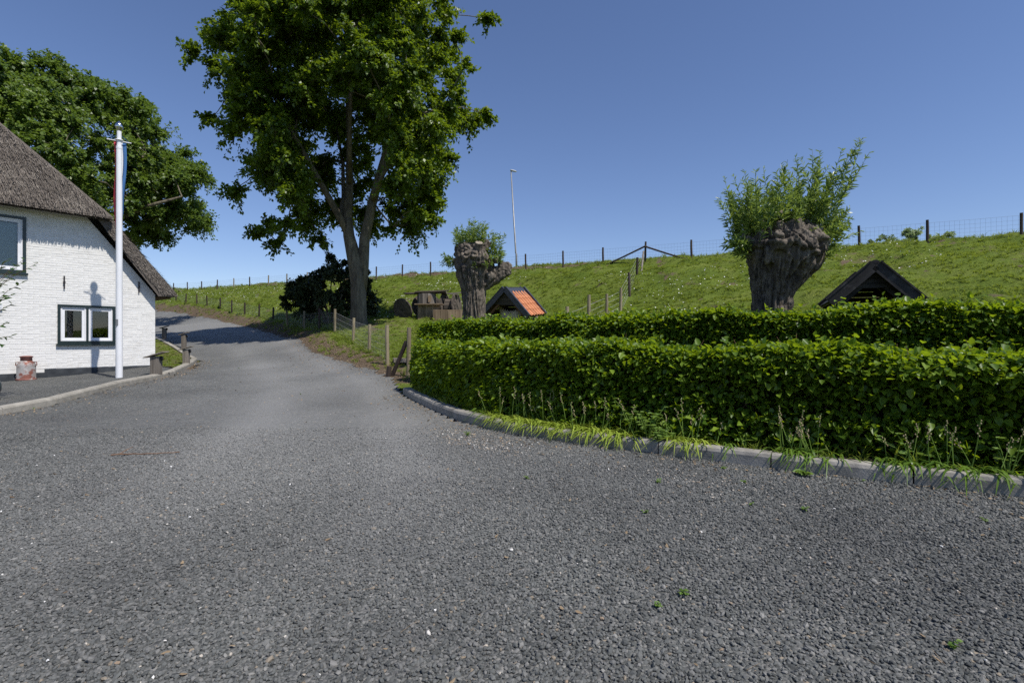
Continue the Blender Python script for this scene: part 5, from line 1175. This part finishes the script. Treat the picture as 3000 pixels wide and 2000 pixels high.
# ------------------------------------------------------------------ scattered stuff (geometry nodes on pre-computed points)
HID = bpy.data.collections.new('instance_sources')
def scatter(name, pts, rot, scl, idx, sources, attrs=None):
    n = len(pts); me = bpy.data.meshes.new(name); me.vertices.add(n); me.vertices.foreach_set('co', np.asarray(pts, np.float32).ravel())
    t = me.attributes.new('rot', 'FLOAT_VECTOR', 'POINT'); t.data.foreach_set('vector', np.asarray(rot, np.float32).ravel())
    t = me.attributes.new('scl', 'FLOAT_VECTOR', 'POINT'); t.data.foreach_set('vector', np.asarray(scl, np.float32).ravel())
    t = me.attributes.new('pick', 'INT', 'POINT'); t.data.foreach_set('value', np.asarray(idx, np.int32))
    for k, a in (attrs or {}).items(): t = me.attributes.new(k, 'FLOAT', 'POINT'); t.data.foreach_set('value', np.asarray(a, np.float32))
    o = link(name, me); o['kind'] = 'stuff'
    cc = bpy.data.collections.new(name + '_sources'); HID.children.link(cc)
    for i, s in enumerate(sources): so = bpy.data.objects.new('%s_%02d' % (name, i), s); cc.objects.link(so)
    ng = bpy.data.node_groups.new(name, 'GeometryNodeTree'); ng.interface.new_socket('Geometry', in_out='INPUT', socket_type='NodeSocketGeometry'); ng.interface.new_socket('Geometry', in_out='OUTPUT', socket_type='NodeSocketGeometry')
    N_ = ng.nodes; gi = N_.new('NodeGroupInput'); go = N_.new('NodeGroupOutput'); ip = N_.new('GeometryNodeInstanceOnPoints'); ci = N_.new('GeometryNodeCollectionInfo')
    ci.inputs['Collection'].default_value = cc; ci.inputs['Separate Children'].default_value = True; ci.inputs['Reset Children'].default_value = True; ip.inputs['Pick Instance'].default_value = True
    def na(nm, ty): q_ = N_.new('GeometryNodeInputNamedAttribute'); q_.data_type = ty; q_.inputs['Name'].default_value = nm; return q_.outputs['Attribute']
    e2r = N_.new('FunctionNodeEulerToRotation'); K = ng.links.new
    K(gi.outputs[0], ip.inputs['Points']); K(ci.outputs[0], ip.inputs['Instance']); K(na('pick', 'INT'), ip.inputs['Instance Index']); K(na('rot', 'FLOAT_VECTOR'), e2r.inputs[0]); K(e2r.outputs[0], ip.inputs['Rotation']); K(na('scl', 'FLOAT_VECTOR'), ip.inputs['Scale']); K(ip.outputs[0], go.inputs[0])
    md = o.modifiers.new('scatter', 'NODES'); md.node_group = ng; return o
def stone_mesh(seed, mat, sub=1):
    r_ = random.Random(seed); b = bmesh.new(); bmesh.ops.create_icosphere(b, subdivisions=sub, radius=.5)
    for v in b.verts:
        c = v.co.normalized(); k = 1 + r_.uniform(-.17, .17); v.co = Vector((c.x * .5 * k, c.y * .5 * k * .86, c.z * .5 * k * .72))
    for _ in range(3):                                  # knock off a few corners
        nrm = Vector((r_.gauss(0, 1), r_.gauss(0, 1), r_.gauss(0, 1))).normalized(); h = r_.uniform(.26, .36)
        for v in b.verts:
            dd_ = v.co.dot(nrm) - h
            if dd_ > 0: v.co -= nrm * dd_
    me = bpy.data.meshes.new('stone'); b.to_mesh(me); b.free(); me.materials.append(mat); return me
STN = [stone_mesh(i, MT['stone']) for i in range(8)]; PEB = [stone_mesh(i + 50, MT['pebble']) for i in range(5)]
sp = .0134; Ymax = 6.6
xs = np.arange(-7.8, 7.4, sp); ys = np.arange(.5, Ymax, sp); X, Y = np.meshgrid(xs, ys); X = X.ravel() + rng.uniform(-.5, .5, X.size) * sp; Y = Y.ravel() + rng.uniform(-.5, .5, Y.size) * sp
k = (np.abs(X) < Y * 1.05 + 1.3); X, Y = X[k], Y[k]
k = rng.random(len(X)) < 1 - .75 * sm(4.3, Ymax, Y); X, Y = X[k], Y[k]
k = inside(X, Y, DRIVE); X, Y = X[k], Y[k]; n = len(X); sz_ = rng.lognormal(math.log(.0172), .25, n)
Z = drivez(X, Y) + rng.uniform(-.006, .006, n)
scatter('gravel_stones', np.stack([X, Y, Z], 1), np.stack([rng.normal(0, .5, n), rng.normal(0, .5, n), rng.uniform(0, 6.28, n)], 1), np.stack([sz_ * rng.uniform(.8, 1.35, n), sz_, sz_ * rng.uniform(.7, 1.1, n)], 1), rng.integers(0, 8, n), STN, {'col': np.clip(rng.normal(.5, .24, n), 0, 1), 'pal': rng.random(n), 'dust': dustf(X, Y)})
# pale pebbles: a drift along the kerb plus strays
pp = []
for _ in range(5):
    c, t, nn_ = kerb_at([1480, 1560, 2050, 2200, 1420][_]); m_ = [260, 210, 90, 60, 90][_]; o = rng.normal(0, 1, (m_, 2)); pp.append(c - nn_ * ([.45, .7, .75, .85, .5][_]) + np.outer(o[:, 0] * .38, t) + np.outer(o[:, 1] * .16, nn_))
m_ = 420; Yr = 1.6 + 9 * rng.random(m_) ** 1.3; pp.append(np.stack([rng.uniform(-1, 1, m_) * Yr, Yr], 1))
m_ = 170; o = rng.normal(0, 1, (m_, 2)); pp.append(np.array((-2.6, 3.6)) + o * np.array((1., .6)))
pp = np.vstack(pp); pp = pp[inside(pp[:, 0], pp[:, 1], DRIVE)]; n = len(pp); sz_ = rng.lognormal(math.log(.0125), .3, n)
scatter('pale_pebbles', np.stack([pp[:, 0], pp[:, 1], drivez(pp[:, 0], pp[:, 1]) + .007], 1), np.stack([rng.normal(0, .4, n), rng.normal(0, .4, n), rng.uniform(0, 6.28, n)], 1), np.stack([sz_ * 1.25, sz_, sz_ * .75], 1), rng.integers(0, 5, n), PEB, {'col': rng.random(n)})
# grass tufts
def tuft(seed, nb, L, W, spread):
    r_ = random.Random(seed); m = MB(); A = []
    for k in range(nb):
        a = r_.uniform(0, 6.28); d = Vector((math.cos(a), math.sin(a), 0)); s = Vector((-d.y, d.x, 0)); b0 = d * r_.uniform(0, spread * .5); h = L * r_.uniform(.6, 1.2); out_ = spread * r_.uniform(.3, 1.3)
        V = []
        for t, w in ((0, 1.), (.5, .8)): p = b0 + d * out_ * t * t + Vector((0, 0, h * t)); V += [p - s * W * w / 2, p + s * W * w / 2]
        V.append(b0 + d * out_ * 1.1 + Vector((0, 0, h * .86))); m.add(V, [(0, 1, 3, 2), (2, 3, 4)]); A += [min(1, max(0, r_.gauss(.5, .22)))] * 5
    me = m.mesh('tuft'); at2 = me.attributes.new('v', 'FLOAT', 'POINT'); at2.data.foreach_set('value', np.array(A, np.float32)); me.materials.append(MT['grass']); return me
TU = [tuft(i, 11, .075, .012, .08) for i in range(5)] + [tuft(20 + i, 12, .16, .012, .1) for i in range(3)]
depsg = bpy.context.evaluated_depsgraph_get(); bvh = BVHTree.FromObject(ground, depsg)
def drop(x, y):
    z = np.empty(len(x)); zz0 = gz(x, y)
    for i in range(len(x)):
        h = bvh.ray_cast(Vector((x[i], y[i], zz0[i] + 1.5)), Vector((0, 0, -1)), 3); z[i] = h[0].z if h[0] is not None else zz0[i]
    return z
M_ = 150000; u = rng.uniform(8.5, 31.8, M_); s = rng.uniform(-9, 74, M_); gx = 20.4 + NS[0] * s + NU[0] * (u - CU); gy = 20.5 + NS[1] * s + NU[1] * (u - CU)
dist = np.hypot(gx, gy); inv = (np.abs(gx) < gy * 1.06 + 1.5) & (gy > 9.5); pr_ = np.clip(15. / dist, 0, 1) ** 1.1
dd = pdist(gx, gy, DRING); dd = np.where(inside(gx, gy, DRIVE), -dd, dd); dns = fbm(gx * .8, gy * .8, 40)
bare = .8 * np.exp(-((gx + 6.2) ** 2 / 6 + (gy - 22.5) ** 2 / 6)) + .8 * np.exp(-((u - 29.) / .5) ** 2) * sm(14, 20, s) + .6 * (1 - sm(.5, 1.4, dd)) * (gy > 11)
k = inv & (rng.random(M_) < pr_ * (1 - bare)) & (dd > .12 + .5 * (dns - .4)) & ~inside(gx, gy, PAD) & ~inside(gx, gy, BED) & (dns > .26) & (rng.random(M_) > .7 * sm(.57, .68, fbm(s * .7, u * 2.4, 21)) * sm(15, 19, u)); gx, gy, u, s, dd, dist = gx[k], gy[k], u[k], s[k], dd[k], dist[k]
n = len(gx); zz = drop(gx, gy); tall = (rng.random(n) < .03 + .3 * np.exp(-((u - 29.6) / .9) ** 2) + .35 * np.exp(-((dd - 1.) / .5) ** 2) * (gy < 30)); pk = np.where(tall, rng.integers(5, 8, n), rng.integers(0, 5, n)); sc = rng.uniform(.6, 1.25, n) * (.8 + dist / 55)
scatter('grass', np.stack([gx, gy, zz - .008], 1), np.stack([rng.normal(0, .15, n), rng.normal(0, .15, n), rng.uniform(0, 6.28, n)], 1), np.stack([sc * 1.15, sc * 1.15, sc], 1), pk, TU)
# grass and weeds in the strip between kerb and hedge
M_ = 480; i = rng.integers(0, len(KC), M_); p_ = KC[i] + KN[i] * rng.uniform(.14, .5, M_)[:, None]; n = M_; sc = rng.uniform(.5, 1.15, n)
scatter('verge_grass', np.stack([p_[:, 0], p_[:, 1], gz(p_[:, 0], p_[:, 1]) + .09], 1), np.stack([rng.normal(0, .25, n), rng.normal(0, .25, n), rng.uniform(0, 6.28, n)], 1), np.stack([sc, sc, sc], 1), rng.integers(0, 8, n), TU)
# lawn beside the house
M_ = 5000; gx = rng.uniform(-19, -9, M_); gy = rng.uniform(14, 26, M_); ll = (gx - HC[0]) * .45 + (gy - HC[1]) - .15; k = inside(gx, gy, PAD) & (ll > .1) & (pdist(gx, gy, KERB_L) > .22); gx, gy = gx[k], gy[k]; n = len(gx); sc = rng.uniform(.5, 1., n)
scatter('lawn_grass', np.stack([gx, gy, padz(gx, gy)], 1), np.stack([0 * gx, 0 * gx, rng.uniform(0, 6.28, n)], 1), np.stack([sc, sc, sc], 1), rng.integers(0, 5, n), TU)
# daisies
def daisy():
    m = MB(); n = 7; V = [(0, 0, .004)] + [(math.cos(2 * math.pi * j / n), math.sin(2 * math.pi * j / n), 0) for j in range(n)]; m.add(V, [(0, 1 + j, 1 + (j + 1) % n) for j in range(n)]); me = m.mesh('daisy'); me.materials.append(MT['daisy']); return me
M_ = 42000; u = rng.uniform(13, 29.5, M_); s = rng.uniform(-8, 70, M_); gx = 20.4 + NS[0] * s + NU[0] * (u - CU); gy = 20.5 + NS[1] * s + NU[1] * (u - CU)
k = (np.abs(gx) < gy * 1.06 + 1) & (fbm(s * .16, u * .3, 55) > .45 + .12 * rng.random(M_)) & (pdist(gx, gy, DRING) > 1.2) & ~inside(gx, gy, DRIVE) & (rng.random(M_) < .62); gx, gy = gx[k], gy[k]; n = len(gx); sc = rng.uniform(.016, .028, n)
scatter('daisies', np.stack([gx, gy, drop(gx, gy) + rng.uniform(.05, .085, n)], 1), np.stack([rng.normal(.35, .3, n), rng.normal(0, .3, n), rng.uniform(0, 6, n)], 1), np.stack([sc, sc, sc], 1), np.zeros(n), [daisy()])
# dead leaves and straw
def dead(seed):
    r_ = random.Random(seed); V, F, a = leaves(np.array([[-.5, 0, 0]]), np.array([[1., 0, 0.]]), np.array([[0, 0, 1.]]), np.array([1.]), np.array([r_.uniform(.35, .6)]), np.array([r_.random()]), False, r_.uniform(-.2, .3), r_.uniform(-.2, .3)); me = np_mesh('dead', V, F, {'v': a}); me.materials.append(MT['litter']); return me
def straw(seed):
    m = MB(); m.box((0, 0, 0), (1, .035, .02)); me = m.mesh('straw'); at2 = me.attributes.new('v', 'FLOAT', 'POINT'); at2.data.foreach_set('value', np.full(8, .9, np.float32)); me.materials.append(MT['litter']); return me
DL = [dead(i) for i in range(5)] + [straw(i) for i in range(2)]
pts = []; er = resample(EDGE_R[:8], .02)
m_ = 7000; i = rng.integers(0, len(er), m_); pts.append(er[i] + np.stack([rng.normal(.45, .5, m_), rng.normal(.25, .45, m_)], 1))
m_ = 900; i = rng.integers(0, len(KC), m_); pts.append(KC[i] - KN[i] * np.abs(rng.normal(.0, .28, m_))[:, None] - KN[i] * .03)
kl = resample(KERB_L[1:], .02); m_ = 900; i = rng.integers(0, len(kl), m_); pts.append(kl[i] + np.stack([np.abs(rng.normal(0, .3, m_)) + .04, rng.normal(0, .2, m_)], 1))
m_ = 260; Yr = 1.7 + 8 * rng.random(m_) ** 1.4; pts.append(np.stack([rng.uniform(-1, 1, m_) * Yr, Yr], 1))
m_ = 2200; pts.append(np.stack([rng.normal(-4.2, 1.6, m_), rng.normal(18, 3, m_)], 1))
pts = np.vstack(pts); n = len(pts); ins = inside(pts[:, 0], pts[:, 1], DRIVE); kb = ~inside(pts[:, 0], pts[:, 1], BED) & ~inside(pts[:, 0], pts[:, 1], PAD); pts, ins = pts[kb], ins[kb]; n = len(pts)
z = np.where(ins, drivez(pts[:, 0], pts[:, 1]) + .011, drop(pts[:, 0], pts[:, 1]) + .012); sc = rng.uniform(.012, .034, n) * (1 + .045 * pts[:, 1]); pk = rng.integers(0, 7, n)
scatter('leaf_litter', np.column_stack([pts, z]), np.stack([rng.normal(0, .35, n), rng.normal(0, .35, n), rng.uniform(0, 6.28, n)], 1), np.stack([sc * np.where(pk > 4, 2.2, 1), sc, sc], 1), pk, DL)
